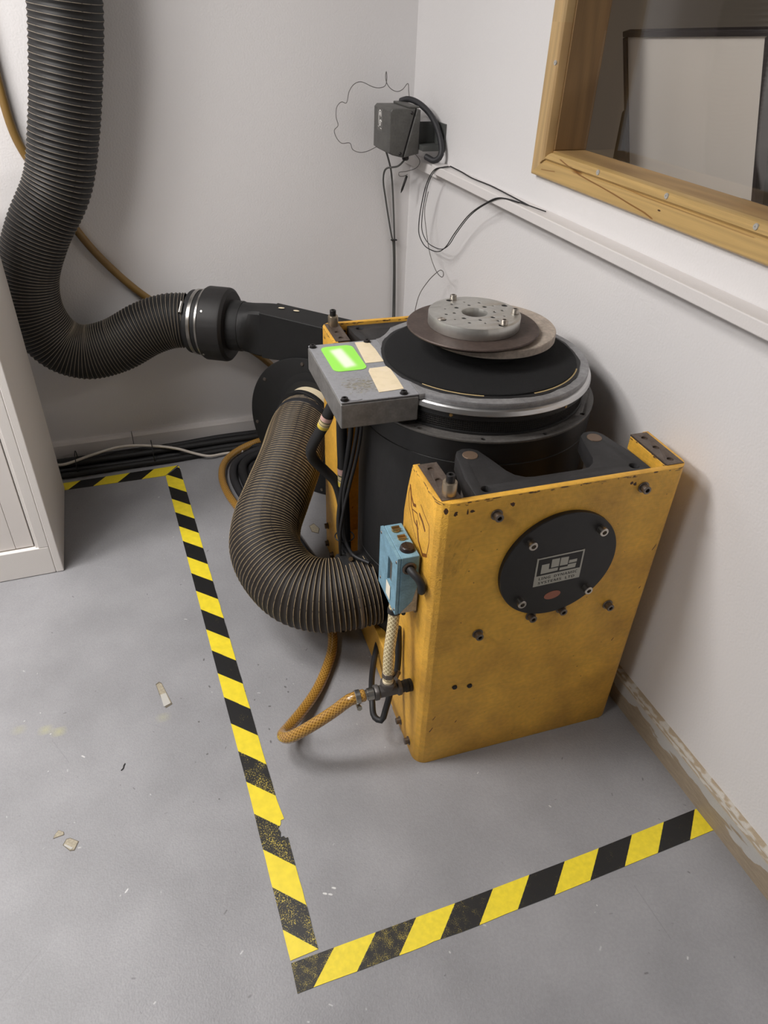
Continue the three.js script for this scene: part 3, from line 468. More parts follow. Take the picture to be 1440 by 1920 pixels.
// ---------------------------------------------------------------- discs on the armature
const PC = [-0.008, -0.469];
{
  const w = group('pale_disc', S(0.037, 0.8462, -0.482).toArray(), TH); tag(w, 'pale worn round metal disc lying off-centre under the brown disc on the shaker', 'disc');
  mesh('disc', planar(lathe([[0, 0], [0.148, 0], [0.151, 0.002], [0.151, 0.0175], [0.1495, 0.0195], [0, 0.0195]], 128, 0.4)), M.paleDisc, w);
  const b = group('brown_disc', S(-0.01, 0.866, -0.468).toArray(), TH); tag(b, 'thin brown steel disc sandwiched beneath the drilled aluminium plate', 'disc');
  mesh('disc', planar(lathe([[0, 0], [0.138, 0], [0.147, 0.0065], [0.147, 0.0085], [0.1455, 0.01], [0, 0.01]], 128, 0.3)), M.brownSteel, b);
  const a = group('drilled_plate', S(PC[0], 0.8763, PC[1]).toArray(), TH); tag(a, 'round drilled aluminium plate with a centre bore, topmost on the shaker', 'mounting plate');
  const sh = new THREE.Shape(); sh.absarc(0, 0, 0.102, 0, Math.PI * 2, false); hole(sh, 0, 0, 0.0285);
  const A0 = 28; for (let k = 0; k < 8; k++) { const t = ((A0 + 45 * k) * Math.PI) / 180; if (k % 2 && k !== 9) hole(sh, 0.089 * Math.cos(t), 0.089 * Math.sin(t), 0.007); }
  for (let k = 0; k < 8; k++) { const t = ((8 + 45 * k) * Math.PI) / 180; hole(sh, 0.046 * Math.cos(t), 0.046 * Math.sin(t), k % 2 ? 0.0052 : 0.004); }
  for (let k = 0; k < 12; k++) { const t = ((3 + 30 * k) * Math.PI) / 180; hole(sh, 0.066 * Math.cos(t), 0.066 * Math.sin(t), k % 2 ? 0.0028 : 0.0038); }
  const plate = mesh('plate', extrudeY(sh, 0, 0.0262, 0.0008, 1, 64), M.alu, a);
  const shadePlug = (x, z, r) => mesh('hole_shade_plug', new THREE.CylinderGeometry(r * 1.02, r * 1.02, 0.0245, 20).translate(x, 0.01275, z), M.blackFlat, plate);  // black plug fills each hole, standing in for the shade inside it
  for (let k = 0; k < 8; k++) { const t = ((A0 + 45 * k) * Math.PI) / 180; if (k % 2) shadePlug(0.089 * Math.cos(t), -0.089 * Math.sin(t) * -1, 0.007); }
  for (let k = 0; k < 8; k++) { const t = ((8 + 45 * k) * Math.PI) / 180; shadePlug(0.046 * Math.cos(t), 0.046 * Math.sin(t), k % 2 ? 0.0052 : 0.004); }
  for (let k = 0; k < 12; k++) { const t = ((3 + 30 * k) * Math.PI) / 180; shadePlug(0.066 * Math.cos(t), 0.066 * Math.sin(t), k % 2 ? 0.0028 : 0.0038); }
  for (const [deg, hgt] of [[-100, 0.011], [-10 + 28, 0.011], [69, 0.011], [166, 0.002]]) { const t = (deg * Math.PI) / 180; mesh('socket_screw', merge([socket(0.0075, hgt), lathe([[0, 0], [0.0092, 0], [0.0092, 0.0008], [0, 0.0008]], 20)]).translate(0.089 * Math.cos(t), 0.0263, 0.089 * Math.sin(t)), M.screwSteel, a); }
}

// ---------------------------------------------------------------- ribbed hoses
function ribbed(name, pts, R, pitchAt, amp, wireR, sleeve, wire, label, radialFn = () => 1) {
  const c = new THREE.CatmullRomCurve3(pts.map((p) => V(...p)), false, 'centripetal'); c.arcLengthDivisions = 800; const L = c.getLength(); const per = 24; let turns = 0; const tab = [0]; const Q = 2000; for (let i = 0; i < Q; i++) { turns += L / Q / pitchAt((i + 0.5) / Q); tab.push(turns); }
  const N = Math.ceil(turns * per); const uOf = []; { let k = 0; for (let i = 0; i <= N; i++) { const t = Math.min(turns, (i / N) * turns); while (k < Q - 1 && tab[k + 1] < t) k++; uOf.push(Math.min(1, (k + (t - tab[k]) / (tab[k + 1] - tab[k])) / Q)); } }
  const fr = []; { let T0 = c.getTangentAt(0), n = V(0, 1, 0); if (Math.abs(T0.y) > 0.9) n = V(1, 0, 0); n = n.sub(T0.clone().multiplyScalar(n.dot(T0))).normalize(); for (let i = 0; i <= N; i++) { const u = uOf[i], T = c.getTangentAt(u); n = n.clone().sub(T.clone().multiplyScalar(n.dot(T))).normalize(); fr.push({ p: c.getPointAt(u), T, n, b: T.clone().cross(n) }); } }
  const g = group(name); tag(g, label, 'hose');
  const RS = 44, step = 4, pos = [], idx = [], uv = []; const rows = Math.floor(N / step);
  for (let i = 0; i <= rows; i++) { const q0 = Math.min(N, i * step), f = fr[q0], s = uOf[q0] * L; for (let j = 0; j <= RS; j++) { const th = (j / RS) * Math.PI * 2; const ph = (q0 / N) * turns - th / (2 * Math.PI); const r = R * radialFn(s / L) - amp * 0.5 * (1 - Math.cos(ph * Math.PI * 2)); const q = f.p.clone().addScaledVector(f.n, r * Math.cos(th)).addScaledVector(f.b, r * Math.sin(th)); pos.push(q.x, q.y, q.z); uv.push(s, (th * R)); } }
  for (let i = 0; i < rows; i++) for (let j = 0; j < RS; j++) { const a = i * (RS + 1) + j, b = a + RS + 1; idx.push(a, a + 1, b, b, a + 1, b + 1); }
  const sg = new THREE.BufferGeometry(); sg.setAttribute('position', new THREE.Float32BufferAttribute(pos, 3)); sg.setAttribute('uv', new THREE.Float32BufferAttribute(uv, 2)); sg.setIndex(idx); sg.computeVertexNormals();
  mesh('sleeve', sg, sleeve, g);
  const wp = [], wi = []; const K = 6; for (let i = 0; i <= N; i++) { const f = fr[i], s = uOf[i] * L, th = (i / N) * turns * Math.PI * 2; const rr = R * radialFn(s / L); const e = f.n.clone().multiplyScalar(Math.cos(th)).addScaledVector(f.b, Math.sin(th)); const ctr = f.p.clone().addScaledVector(e, rr); for (let k = 0; k < K; k++) { const a = (k / K) * Math.PI * 2; const q = ctr.clone().addScaledVector(e, wireR * Math.cos(a)).addScaledVector(f.T, wireR * Math.sin(a)); wp.push(q.x, q.y, q.z); } }
  for (let i = 0; i < N; i++) for (let k = 0; k < K; k++) { const a = i * K + k, a2 = i * K + ((k + 1) % K), b = a + K, b2 = a2 + K; wi.push(a, b, a2, b, b2, a2); }
  const wg = new THREE.BufferGeometry(); wg.setAttribute('position', new THREE.Float32BufferAttribute(wp, 3)); wg.setIndex(wi); wg.computeVertexNormals(); wg.setAttribute('uv', new THREE.Float32BufferAttribute(new Float32Array(wp.length / 3 * 2), 2));
  mesh('spiral_rib', wg, wire, g);
  return { g, c };
}
const h1 = ribbed('ribbed_hose', [[-1.03, 2.49, 0.125], [-1.03, 2.1, 0.125], [-1.03, 1.75, 0.125], [-1.033, 1.6, 0.12], [-1.043, 1.43, 0.115], [-1.07, 1.288, 0.11], [-1.112, 1.121, 0.107], [-1.16, 0.982, 0.102], [-1.245, 0.85, 0.099], [-1.303, 0.72, 0.097], [-1.308, 0.6, 0.098], [-1.262, 0.503, 0.1], [-1.185, 0.466, 0.106], [-1.085, 0.482, 0.114], [-0.978, 0.534, 0.124], [-0.9, 0.557, 0.136], [-0.84, 0.558, 0.15]], 0.096, (u) => 0.0165 - 0.0065 * sstep(u, 0.5, 0.75), 0.003, 0.0009, M.hoseDark, M.hoseDarkRib, 'black ribbed air hose hanging down the back wall beside the cabinet', (u) => 0.99 - 0.05 * sstep(u, 0.55, 0.7));
const h2s = [[-0.543, 0.33, 0.535], [-0.582, 0.326, 0.6], [-0.642, 0.312, 0.734], [-0.715, 0.287, 0.868], [-0.769, 0.262, 0.967], [-0.79, 0.243, 1.05], [-0.776, 0.225, 1.13], [-0.74, 0.212, 1.196], [-0.685, 0.208, 1.233], [-0.623, 0.21, 1.247], [-0.553, 0.2145, 1.25]];
const h2 = ribbed('ribbed_hose', h2s, 0.0955, () => 0.0108, 0.0032, 0.0008, M.hose, M.hoseRib, 'brown-black ribbed hose with pale coils looping from the fan to the shaker body');
// worm-drive clamp near the shaker end
function band(curve, u, R, w, mat, name, parent, screwDir) {
  const p = curve.getPointAt(u), T = curve.getTangentAt(u); const g = lathe([[R - 0.004, -w / 2], [R, -w / 2], [R + 0.001, -w / 2 + 0.001], [R + 0.001, w / 2 - 0.001], [R, w / 2], [R - 0.004, w / 2]], 72, 0.5);
  const m = mesh(name, along(g, T, p), mat, parent);
  if (screwDir) { const e = screwDir.clone().sub(T.clone().multiplyScalar(screwDir.dot(T))).normalize(); const q = p.clone().addScaledVector(e, R + 0.007); const s = T.clone().cross(e).normalize(); mesh('clamp_screw', merge([along(new THREE.CylinderGeometry(0.0055, 0.0055, 0.026, 14), s, q), along(new THREE.CylinderGeometry(0.0065, 0.0065, 0.008, 6), s, q.clone().addScaledVector(s, 0.017))]), M.zinc, m); }
  return m;
}
band(h2.c, 0.945, 0.0962, 0.007, M.screwDull, 'hose_clamp', h2.g, V(-0.2, 1, -0.3));
band(h2.c, 0.035, 0.0968, 0.02, M.cableGrey, 'hose_band', h2.g);

// ---------------------------------------------------------------- fan with its outlet
{
  const FA = (-48 * Math.PI) / 180; const fan = group('centrifugal_fan', [-0.501, 0, 0.469], FA); tag(fan, 'black centrifugal fan with round cover and outlet duct between shaker and back wall', 'fan');
  // scroll drawn in the fan's own x (towards the shaker) and y
  const s = new THREE.Shape(); s.moveTo(-0.2, 0.625); s.lineTo(0.1, 0.625); s.bezierCurveTo(0.2, 0.62, 0.245, 0.45, 0.245, 0.256); s.absarc(0, 0.256, 0.245, 0, -Math.PI * 1.30, true); s.bezierCurveTo(-0.11, 0.49, -0.13, 0.472, -0.2, 0.47); s.closePath();
  const sg = planar(toCreasedNormals(new THREE.ExtrudeGeometry(s, { depth: 0.106, bevelEnabled: true, bevelSize: 0.002, bevelThickness: 0.002, bevelOffset: -0.002, bevelSegments: 1, curveSegments: 48 }).translate(0, 0, -0.112), 0.5));
  mesh('scroll_housing', sg, M.black, fan);
  for (const x of [-0.16, 0.12]) mesh('foot', rbox(x, x + 0.04, 0, 0.06, -0.1, -0.02, 0.003), M.black, fan);
  const cov = mesh('round_cover', orient(lathe([[0, 0], [0.25, 0], [0.254, 0.001], [0.256, 0.003], [0.255, 0.0055], [0.252, 0.0065], [0, 0.0065]], 128, 0.4), 'z', [0, 0.256, -0.003]), M.black, fan);
  for (let k = 0; k < 8; k++) { const t = ((k * 45 + 8) * Math.PI) / 180; mesh('screw', orient(lathe([[0, 0.004], [0.0025, 0.004], [0.0055, 0.003], [0.0065, 0], [0, 0]], 16), 'z', [0.236 * Math.cos(t), 0.256 + 0.236 * Math.sin(t), 0.0036]), M.screwDull, cov); }
  const I = V(0.016, 0.328, 0.0036); const nd = V(0, 0, 1);
  mesh('inlet_flange', along(lathe([[0.08, 0], [0.142, 0], [0.142, 0.004], [0.13, 0.006], [0.118, 0.008], [0.118, 0.02], [0.11, 0.022], [0.08, 0.022]], 64, 0.4), nd, I), M.blackFlat, fan);
  mesh('inlet_collar', along(lathe([[0.08, 0.02], [0.098, 0.02], [0.1, 0.022], [0.1, 0.068], [0.098, 0.07], [0.08, 0.07]], 64, 0.4), nd, I), M.cream, fan);
  mesh('inlet_band', along(lathe([[0.085, 0.055], [0.1025, 0.055], [0.1035, 0.057], [0.1035, 0.072], [0.1025, 0.074], [0.085, 0.074]], 64, 0.4), nd, I), M.rubber, fan);
  // outlet: rectangular mouth drawn out into a round neck
  const NK = V(-0.29, 0.552, -0.03), dir = V(-0.951, 0, 0.309).normalize(); const rows = 14, K = 48, pos = [], idx = [];
  const up = V(0, 1, 0), side = up.clone().cross(dir).normalize();
  for (let i = 0; i <= rows; i++) {
    const t = i / rows, e = t * t * (3 - 2 * t); const ctr = V(-0.198, 0.5475, -0.059).lerp(NK, t); const sd = V(0, 0, 1).lerp(side.clone().multiplyScalar(side.z > 0 ? 1 : -1), e).normalize();
    for (let k = 0; k < K; k++) { const a = (k / K) * 6.2832 + 0.001; const c = Math.cos(a), q = Math.sin(a); const m = Math.max(Math.abs(c) / 0.053, Math.abs(q) / 0.0775); const rx = c / m, ry = q / m; const X = rx + (c * 0.08 - rx) * e, Y = ry + (q * 0.08 - ry) * e; const P = ctr.clone().addScaledVector(sd, X).addScaledVector(up, Y); pos.push(P.x, P.y, P.z); }
  }
  for (let i = 0; i < rows; i++) for (let k = 0; k < K; k++) { const a = i * K + k, a2 = i * K + ((k + 1) % K), b = a + K, b2 = a2 + K; idx.push(a, a2, b, b, a2, b2); }
  const og = new THREE.BufferGeometry(); og.setAttribute('position', new THREE.Float32BufferAttribute(pos, 3)); og.setIndex(idx); og.computeVertexNormals();
  mesh('outlet_duct', planar(toCreasedNormals(og, 0.5)), M.black, fan);
  for (const [x, z, a] of [[-0.16, -0.075, 0.4], [-0.105, -0.08, 0.2]]) mesh('scuffed_tab', new THREE.SphereGeometry(0.009, 14, 8).scale(1.2, 0.18, 0.55).rotateY(a).translate(x, 0.6275, z), M.cream, fan);
  const at = (d) => NK.clone().addScaledVector(dir, d);
  mesh('neck', along(lathe([[0.06, -0.004], [0.0815, -0.004], [0.0825, 0], [0.0825, 0.05], [0.06, 0.05]], 64, 0.4), dir, NK), M.black, fan);
  const cpl = mesh('coupling', along(lathe([[0.07, 0.036], [0.109, 0.036], [0.119, 0.044], [0.121, 0.05], [0.121, 0.114], [0.119, 0.118], [0.07, 0.118]], 80, 0.35), dir, NK), std({ color: C(35, 33, 33), roughness: 0.6, map: rep(greyMottle, 3) }), fan);
  mesh('coupling_rim', along(lathe([[0.09, 0.1181], [0.113, 0.1181], [0.1145, 0.12], [0.1145, 0.126], [0.111, 0.128], [0.09, 0.128]], 80, 0.35), dir, NK), M.zinc, cpl);
  for (const [a, d] of [[2.2, 0.108], [3.3, 0.108], [0.9, 0.1], [4.2, 0.105]]) { const e = up.clone().multiplyScalar(Math.cos(a)).addScaledVector(side, Math.sin(a)); mesh('screw', along(lathe([[0, 0.002], [0.003, 0.002], [0.0042, 0], [0, 0]], 12), e, at(d).addScaledVector(e, 0.1208)), M.zinc, cpl); }
  const clamp = mesh('hose_clamp', along(lathe([[0.1, 0.145], [0.1075, 0.145], [0.1085, 0.146], [0.1085, 0.156], [0.1075, 0.157], [0.1, 0.157]], 72, 0.4), dir, NK), M.zinc, fan);
  { const e = up.clone().multiplyScalar(Math.cos(0.5)).addScaledVector(V(0, 0, 1), 0.9).normalize(); const q = at(0.151).addScaledVector(e, 0.114); const s2 = dir.clone().cross(e).normalize(); mesh('clamp_screw', merge([along(new THREE.CylinderGeometry(0.006, 0.006, 0.03, 14), s2, q), along(new THREE.CylinderGeometry(0.007, 0.007, 0.009, 6), s2, q.clone().addScaledVector(s2, -0.019))]), M.zinc, clamp); }
  mesh('cuff', along(lathe([[0.085, 0.128], [0.104, 0.128], [0.1045, 0.13], [0.1045, 0.172], [0.103, 0.175], [0.085, 0.175]], 72, 0.4), dir, NK), M.rubber, fan);
}

// ---------------------------------------------------------------- flow switch, tee and braided hoses
{
  const o = S(-0.26, 0, 0); const b = group('flow_switch', [o.x, 0, o.z], TH); tag(b, 'pale blue metal switch box with a small window on the yellow frame cheek', 'switch box');
  const x0 = -0.052, x1 = -0.006, y0 = 0.447, y1 = 0.592, z0 = -0.166, z1 = -0.056;
  const shell = mesh('case', rbox(x0 + 0.008, x1, y0, y1, z0, z1, 0.002), M.blue, b);
  mesh('mounting_plate', rbox(x1, -0.0008, y0 - 0.012, y1 - 0.01, z0 + 0.01, z1 - 0.006, 0.001), M.screwDull, b);
  // front cover with a window slot
  const cs = new THREE.Shape(); cs.moveTo(z0, y0); cs.lineTo(z1, y0); cs.lineTo(z1, y1); cs.lineTo(z0, y1); cs.closePath(); const wn = new THREE.Path(); wn.moveTo(z1 - 0.055, y0 + 0.052); wn.lineTo(z1 - 0.055, y0 + 0.112); wn.lineTo(z1 - 0.029, y0 + 0.112); wn.lineTo(z1 - 0.029, y0 + 0.052); wn.closePath(); cs.holes.push(wn);
  const cg = new THREE.ExtrudeGeometry(cs, { depth: 0.0065, bevelEnabled: false }); cg.applyMatrix4(new THREE.Matrix4().makeBasis(V(0, 0, 1), V(0, 1, 0), V(-1, 0, 0))); cg.translate(x0 + 0.0072, 0, 0);
  const cover = mesh('cover', planar(cg), M.blue, b);
  mesh('dial_window', box(x0 + 0.0055, x0 + 0.0078, y0 + 0.05, y0 + 0.114, z1 - 0.057, z1 - 0.027), std({ color: C(96, 92, 86), roughness: 0.2 }), cover);
  mesh('label', box(x0 + 0.0002, x0 + 0.0006, y0 + 0.012, y0 + 0.048, z1 - 0.057, z1 - 0.032).translate(-0.0008, 0, 0), M.paper, cover).userData.label = 'small white paper label';
  for (const [y, z] of [[y1 - 0.01, z0 + 0.008], [y1 - 0.012, z1 - 0.006], [y0 + 0.01, z1 - 0.006], [y0 + 0.02, z0 + 0.012]]) mesh('screw', orient(lathe([[0, 0.0012], [0.0028, 0.0012], [0.0035, 0], [0, 0]], 12), 'nx', [x0 + 0.0006, y, z]), M.screwDull, cover);
  const slotted = (r, h) => { const g = []; g.push(lathe([[0, h * 0.6], [r * 0.86, h * 0.6], [r, h * 0.4], [r, 0], [0, 0]], 20)); g.push(box(-r * 0.95, r * 0.95, h * 0.5, h, -r * 0.75, -r * 0.16)); g.push(box(-r * 0.95, r * 0.95, h * 0.5, h, r * 0.16, r * 0.75)); return merge(g); };
  mesh('slotted_plug', slotted(0.0085, 0.007).translate(-0.026, y1, z0 + 0.022), M.brass, shell); mesh('slotted_plug', slotted(0.0085, 0.005).translate(-0.023, y1, z0 + 0.05), M.brass, shell);
  const knob = lathe([[0, 0.008], [0.011, 0.008], [0.0135, 0.0065], [0.015, 0.003], [0.0155, 0], [0, 0]], 40, 0.4); mesh('adjuster_knob', merge([knob, box(-0.0012, 0.0012, 0.0079, 0.0092, -0.011, 0.011)]).translate(-0.023, y1, z1 - 0.026), std({ color: C(44, 32, 30), roughness: 0.35 }), shell);
  mesh('worn_patch', [extrudeY(shapeOf([[-0.041, -0.0], [-0.006, 0], [-0.006, -0.05], [-0.009, -0.06], [-0.012, -0.045], [-0.016, -0.028], [-0.026, -0.016], [-0.034, -0.008]]), 0, 0.0005).rotateX(Math.PI / 2).translate(0, y0 + 0.0015, z1 + 0.0002)], std({ color: C(204, 192, 172), roughness: 0.7, map: rep(steelMottle, 12) }), shell).userData.label = 'pale patch where the blue paint is gone';
  mesh('gland', orient(lathe([[0, 0], [0.014, 0], [0.0145, 0.002], [0.0125, 0.004], [0.0095, 0.004], [0.0095, -0.002], [0, -0.002]], 28), 'z', [-0.027, y0 + 0.118, z1]), M.darkSteel, shell);
  mesh('flex_lead', tube([[-0.027, y0 + 0.118, z1 + 0.001], [-0.025, y0 + 0.117, z1 + 0.012], [-0.018, y0 + 0.111, z1 + 0.024], [-0.0125, y0 + 0.1, z1 + 0.03], [-0.0095, y0 + 0.086, z1 + 0.03], [-0.0085, y0 + 0.076, z1 + 0.026]], 0.008, { radial: 14 }), M.cable, b);
  // rounded base flange below
  mesh('base_flange', orient(lathe([[0, 0], [0.03, 0], [0.031, 0.002], [0.031, 0.01], [0.029, 0.012], [0, 0.012]], 40).scale(1, 1, 1.1), 'nx', [-0.03, y0 + 0.024, z0 + 0.016]), M.blue, shell);
}
const braid = canvasTex(128, 128, (g, w, h) => { g.fillStyle = 'rgb(190,180,162)'; g.fillRect(0, 0, w, h); g.strokeStyle = 'rgb(255,255,255)'; g.lineWidth = 12; for (let k = -2; k < 4; k++) { g.beginPath(); g.moveTo(k * 64, 0); g.lineTo(k * 64 + 128, 128); g.stroke(); g.beginPath(); g.moveTo(k * 64, 128); g.lineTo(k * 64 + 128, 0); g.stroke(); } });
M.braidAmber = phys({ color: C(190, 146, 70), map: rep(braid, 48, 5), roughness: 0.24, clearcoat: 0.5, clearcoatRoughness: 0.15 });
M.braidWhite = phys({ color: C(244, 230, 190), map: rep(braid, 48, 4), roughness: 0.3, clearcoat: 0.4, clearcoatRoughness: 0.2 });
M.amberHose = std({ color: C(126, 98, 50), roughness: 0.45 });
{
  const o = S(-0.26, 0.217, -0.06); const t = group('tee_fitting', o.toArray(), TH); tag(t, 'grey metal pipe tee screwed into the low side of the yellow frame', 'pipe fitting');
  const cyl = (r, a, b, ax = 'nx') => orient(lathe([[0, a], [r, a], [r, b], [0, b]], 28), ax, [0, 0, 0]);
  mesh('thread_stub', orient(lathe([[0, 0.0005], [0.0135, 0.0005], [0.0145, 0.002], [0.0145, 0.008], [0.013, 0.009], [0.0145, 0.01], [0.0145, 0.016], [0.013, 0.017], [0.0135, 0.03], [0, 0.03]], 28), 'nx', [0, 0, 0]), M.rubber, t);
  const gm = std({ color: C(96, 92, 90), roughness: 0.45, metalness: 0.5 });
  mesh('tee_body', [orient(lathe([[0, 0.026], [0.0165, 0.026], [0.0175, 0.028], [0.0175, 0.034], [0.014, 0.037], [0.014, 0.076], [0.0175, 0.079], [0.0175, 0.086], [0.0165, 0.088], [0, 0.088]], 32), 'nx', [0, 0, 0]), orient(lathe([[0, 0], [0.013, 0], [0.013, 0.018], [0.0168, 0.02], [0.0168, 0.027], [0.0155, 0.029], [0, 0.029]], 32), 'y', [-0.057, 0, 0])], gm, t);
  mesh('hex_nut', [orient(planar(new THREE.CylinderGeometry(0.0145, 0.0145, 0.014, 6)), 'nx', [-0.097, 0, 0]), cyl(0.0105, 0.104, 0.114)], M.zinc, t);
  mesh('hose_tail', orient(lathe([[0, 0.029], [0.012, 0.029], [0.012, 0.034], [0.009, 0.035], [0.009, 0.05], [0, 0.05]], 24), 'y', [-0.057, 0, 0]), M.cream, t);
}
function clampOn(p, T, R, parent, dirv, mat = M.zinc) { const g = lathe([[R - 0.003, -0.006], [R, -0.006], [R + 0.0012, -0.005], [R + 0.0012, 0.005], [R, 0.006], [R - 0.003, 0.006]], 36, 0.5); const m = mesh('hose_clamp', along(g, T, p), mat, parent); const e = dirv.clone().sub(T.clone().multiplyScalar(dirv.dot(T))).normalize(); const s = T.clone().cross(e).normalize(); const q = p.clone().addScaledVector(e, R + 0.006); mesh('clamp_screw', merge([along(new THREE.CylinderGeometry(0.0048, 0.0048, 0.018, 12), s, q), along(new THREE.CylinderGeometry(0.006, 0.006, 0.006, 6), s, q.clone().addScaledVector(s, 0.012))]), mat, m); return m; }
{
  const a = S(-0.317, 0.256, -0.06), b = S(-0.2985, 0.452, -0.092); const g = group('braided_hose'); tag(g, 'short cream braided hose rising from the tee to the blue switch box', 'hose');
  const mid1 = a.clone().lerp(b, 0.35).add(V(-0.003, 0, 0)), mid2 = a.clone().lerp(b, 0.7);
  mesh('hose_wall', tube([a, mid1, mid2, b], 0.0122, { radial: 20 }), M.braidWhite, g); const d = b.clone().sub(a).normalize();
  clampOn(a.clone().addScaledVector(d, 0.01), d, 0.0128, g, V(0.7, 0, 0.5), M.screwDull); clampOn(b.clone().addScaledVector(d, -0.024), d, 0.0132, g, V(0.9, 0, 0.4), M.rubber);
}
{
  const g = group('braided_hose'); tag(g, 'long amber braided hose looping from the tee across the floor beneath the ribbed hose', 'hose');
  const st = S(-0.372, 0.217, -0.06);
  const pts = [st, S(-0.4, 0.213, -0.061), V(-0.755, 0.178, 1.572), V(-0.812, 0.138, 1.566), V(-0.852, 0.098, 1.548), V(-0.862, 0.068, 1.515), V(-0.838, 0.044, 1.478), V(-0.79, 0.026, 1.425), V(-0.742, 0.0165, 1.37), V(-0.7, 0.0145, 1.31), V(-0.662, 0.0145, 1.24), V(-0.643, 0.0145, 1.16), V(-0.652, 0.0145, 1.05), V(-0.695, 0.0145, 0.9), V(-0.745, 0.0145, 0.7), V(-0.782, 0.0145, 0.53), V(-0.806, 0.0145, 0.4), V(-0.806, 0.0145, 0.29), V(-0.78, 0.0145, 0.2), V(-0.727, 0.0145, 0.135), V(-0.64, 0.02, 0.093), V(-0.55, 0.025, 0.085)];
  mesh('hose_wall', tube(pts, 0.0138, { radial: 20 }), M.braidAmber, g); const T = Sd(-1, 0, 0);
  clampOn(S(-0.386, 0.216, -0.0605), T, 0.0145, g, V(0.1, -1, 0.3));
}
// hose up the back wall behind the ribbed one
tag(mesh('water_hose', tube([[-1.258, 1.45, 0.0165], [-1.258, 1.229, 0.0165], [-1.248, 1.1, 0.0165], [-1.218, 1.015, 0.0165], [-1.129, 0.82, 0.0165], [-1.067, 0.724, 0.0165], [-0.967, 0.61, 0.0165], [-0.85, 0.52, 0.0165], [-0.72, 0.44, 0.0165], [-0.6, 0.36, 0.0165], [-0.5, 0.24, 0.02], [-0.47, 0.13, 0.036], [-0.465, 0.03, 0.036]], 0.0125, { radial: 14 }), M.amberHose), 'ochre water hose sagging along the back wall behind the black ribbed hose', 'hose');

// ---------------------------------------------------------------- cables on the shaker
const sleeveTape = std({ map: canvasTex(128, 64, (g, w, h) => { g.fillStyle = 'rgb(214,196,150)'; g.fillRect(0, 0, w, h); g.fillStyle = 'rgb(206,168,160)'; g.fillRect(0, 0, 40, h); g.fillStyle = 'rgb(40,36,30)'; g.fillRect(44, 0, 8, h); g.fillRect(78, 0, 5, h); g.fillStyle = 'rgb(216,190,70)'; g.fillRect(96, 0, 32, h); }), roughness: 0.5 });
sleeveTape.map.wrapS = THREE.ClampToEdgeWrapping;
function markedCable(pts, r, at, label) {
  const g = group('power_cable'); tag(g, label, 'cable'); const c = pts.map((p) => S(...p)); mesh('jacket', tube(c, r, { radial: 16 }), M.cable, g);
  const cur = new THREE.CatmullRomCurve3(c, false, 'centripetal'); const sub = []; for (let i = 0; i <= 6; i++) sub.push(cur.getPointAt(at + i * 0.012)); const t = new THREE.TubeGeometry(new THREE.CatmullRomCurve3(sub), 8, r + 0.0012, 18); mesh('marker_sleeve', t, sleeveTape, g); return g;
}
markedCable([[-0.342, 0.762, -0.405], [-0.352, 0.735, -0.412], [-0.366, 0.685, -0.428], [-0.38, 0.638, -0.452], [-0.384, 0.6, -0.475], [-0.374, 0.565, -0.492], [-0.345, 0.525, -0.498], [-0.32, 0.49, -0.495], [-0.306, 0.43, -0.49], [-0.303, 0.34, -0.49]], 0.0125, 0.1, 'thick black cable bending out from under the silver junction box');
markedCable([[-0.318, 0.762, -0.452], [-0.314, 0.7, -0.462], [-0.309, 0.6, -0.476], [-0.304, 0.5, -0.482], [-0.3, 0.4, -0.484], [-0.298, 0.3, -0.478], [-0.296, 0.2, -0.47], [-0.295, 0.02, -0.47]], 0.0125, 0.3, 'thick straight black cable dropping from under the silver junction box');
const thinSpots = [
  [[[-0.298, 0.762, -0.43], [-0.298, 0.66, -0.44], [-0.306, 0.55, -0.455], [-0.318, 0.45, -0.462], [-0.322, 0.37, -0.46], [-0.312, 0.315, -0.45], [-0.29, 0.3, -0.42], [-0.268, 0.3, -0.39]], 0.0062, 'thin black cable curving into the shaker body at the foot of the bundle'],
  [[[-0.29, 0.762, -0.41], [-0.288, 0.68, -0.42], [-0.298, 0.58, -0.435], [-0.312, 0.49, -0.445], [-0.314, 0.42, -0.442], [-0.31, 0.35, -0.438], [-0.298, 0.32, -0.415], [-0.267, 0.317, -0.375]], 0.0045, 'slim black cable lying over the bundle beside the shaker body'],
  [[[-0.283, 0.762, -0.4], [-0.281, 0.7, -0.41], [-0.286, 0.62, -0.42], [-0.303, 0.52, -0.43], [-0.318, 0.44, -0.433], [-0.325, 0.36, -0.438], [-0.32, 0.26, -0.445], [-0.314, 0.02, -0.45]], 0.004, 'slim black cable nearest the shaker body dropping to the floor'],
];
for (const [p, r, l] of thinSpots) tag(mesh('thin_cable', tube(p.map((q) => S(...q)), r, { radial: 12 }), M.cable), l, 'cable');
tag(mesh('cable_tie', along(new THREE.TorusGeometry(0.024, 0.0018, 6, 28).rotateX(Math.PI / 2), V(0, 1, 0), S(-0.307, 0.345, -0.462)), M.rubber), 'black cable tie round the vertical cables beside the shaker', 'cable tie');
tag(mesh('floor_cable', tube([[-0.545, 0.09, 1.3], [-0.566, 0.08, 1.33], [-0.6, 0.075, 1.395], [-0.626, 0.09, 1.46], [-0.642, 0.1, 1.51], [-0.648, 0.085, 1.545], [-0.636, 0.085, 1.56], [-0.622, 0.11, 1.55], [-0.604, 0.16, 1.535], [-0.592, 0.2, 1.53], [-0.586, 0.26, 1.52], [-0.588, 0.33, 1.515]], 0.0075, { radial: 14 }), M.cable), 'black cable hanging in a loop behind the pipe tee', 'cable');

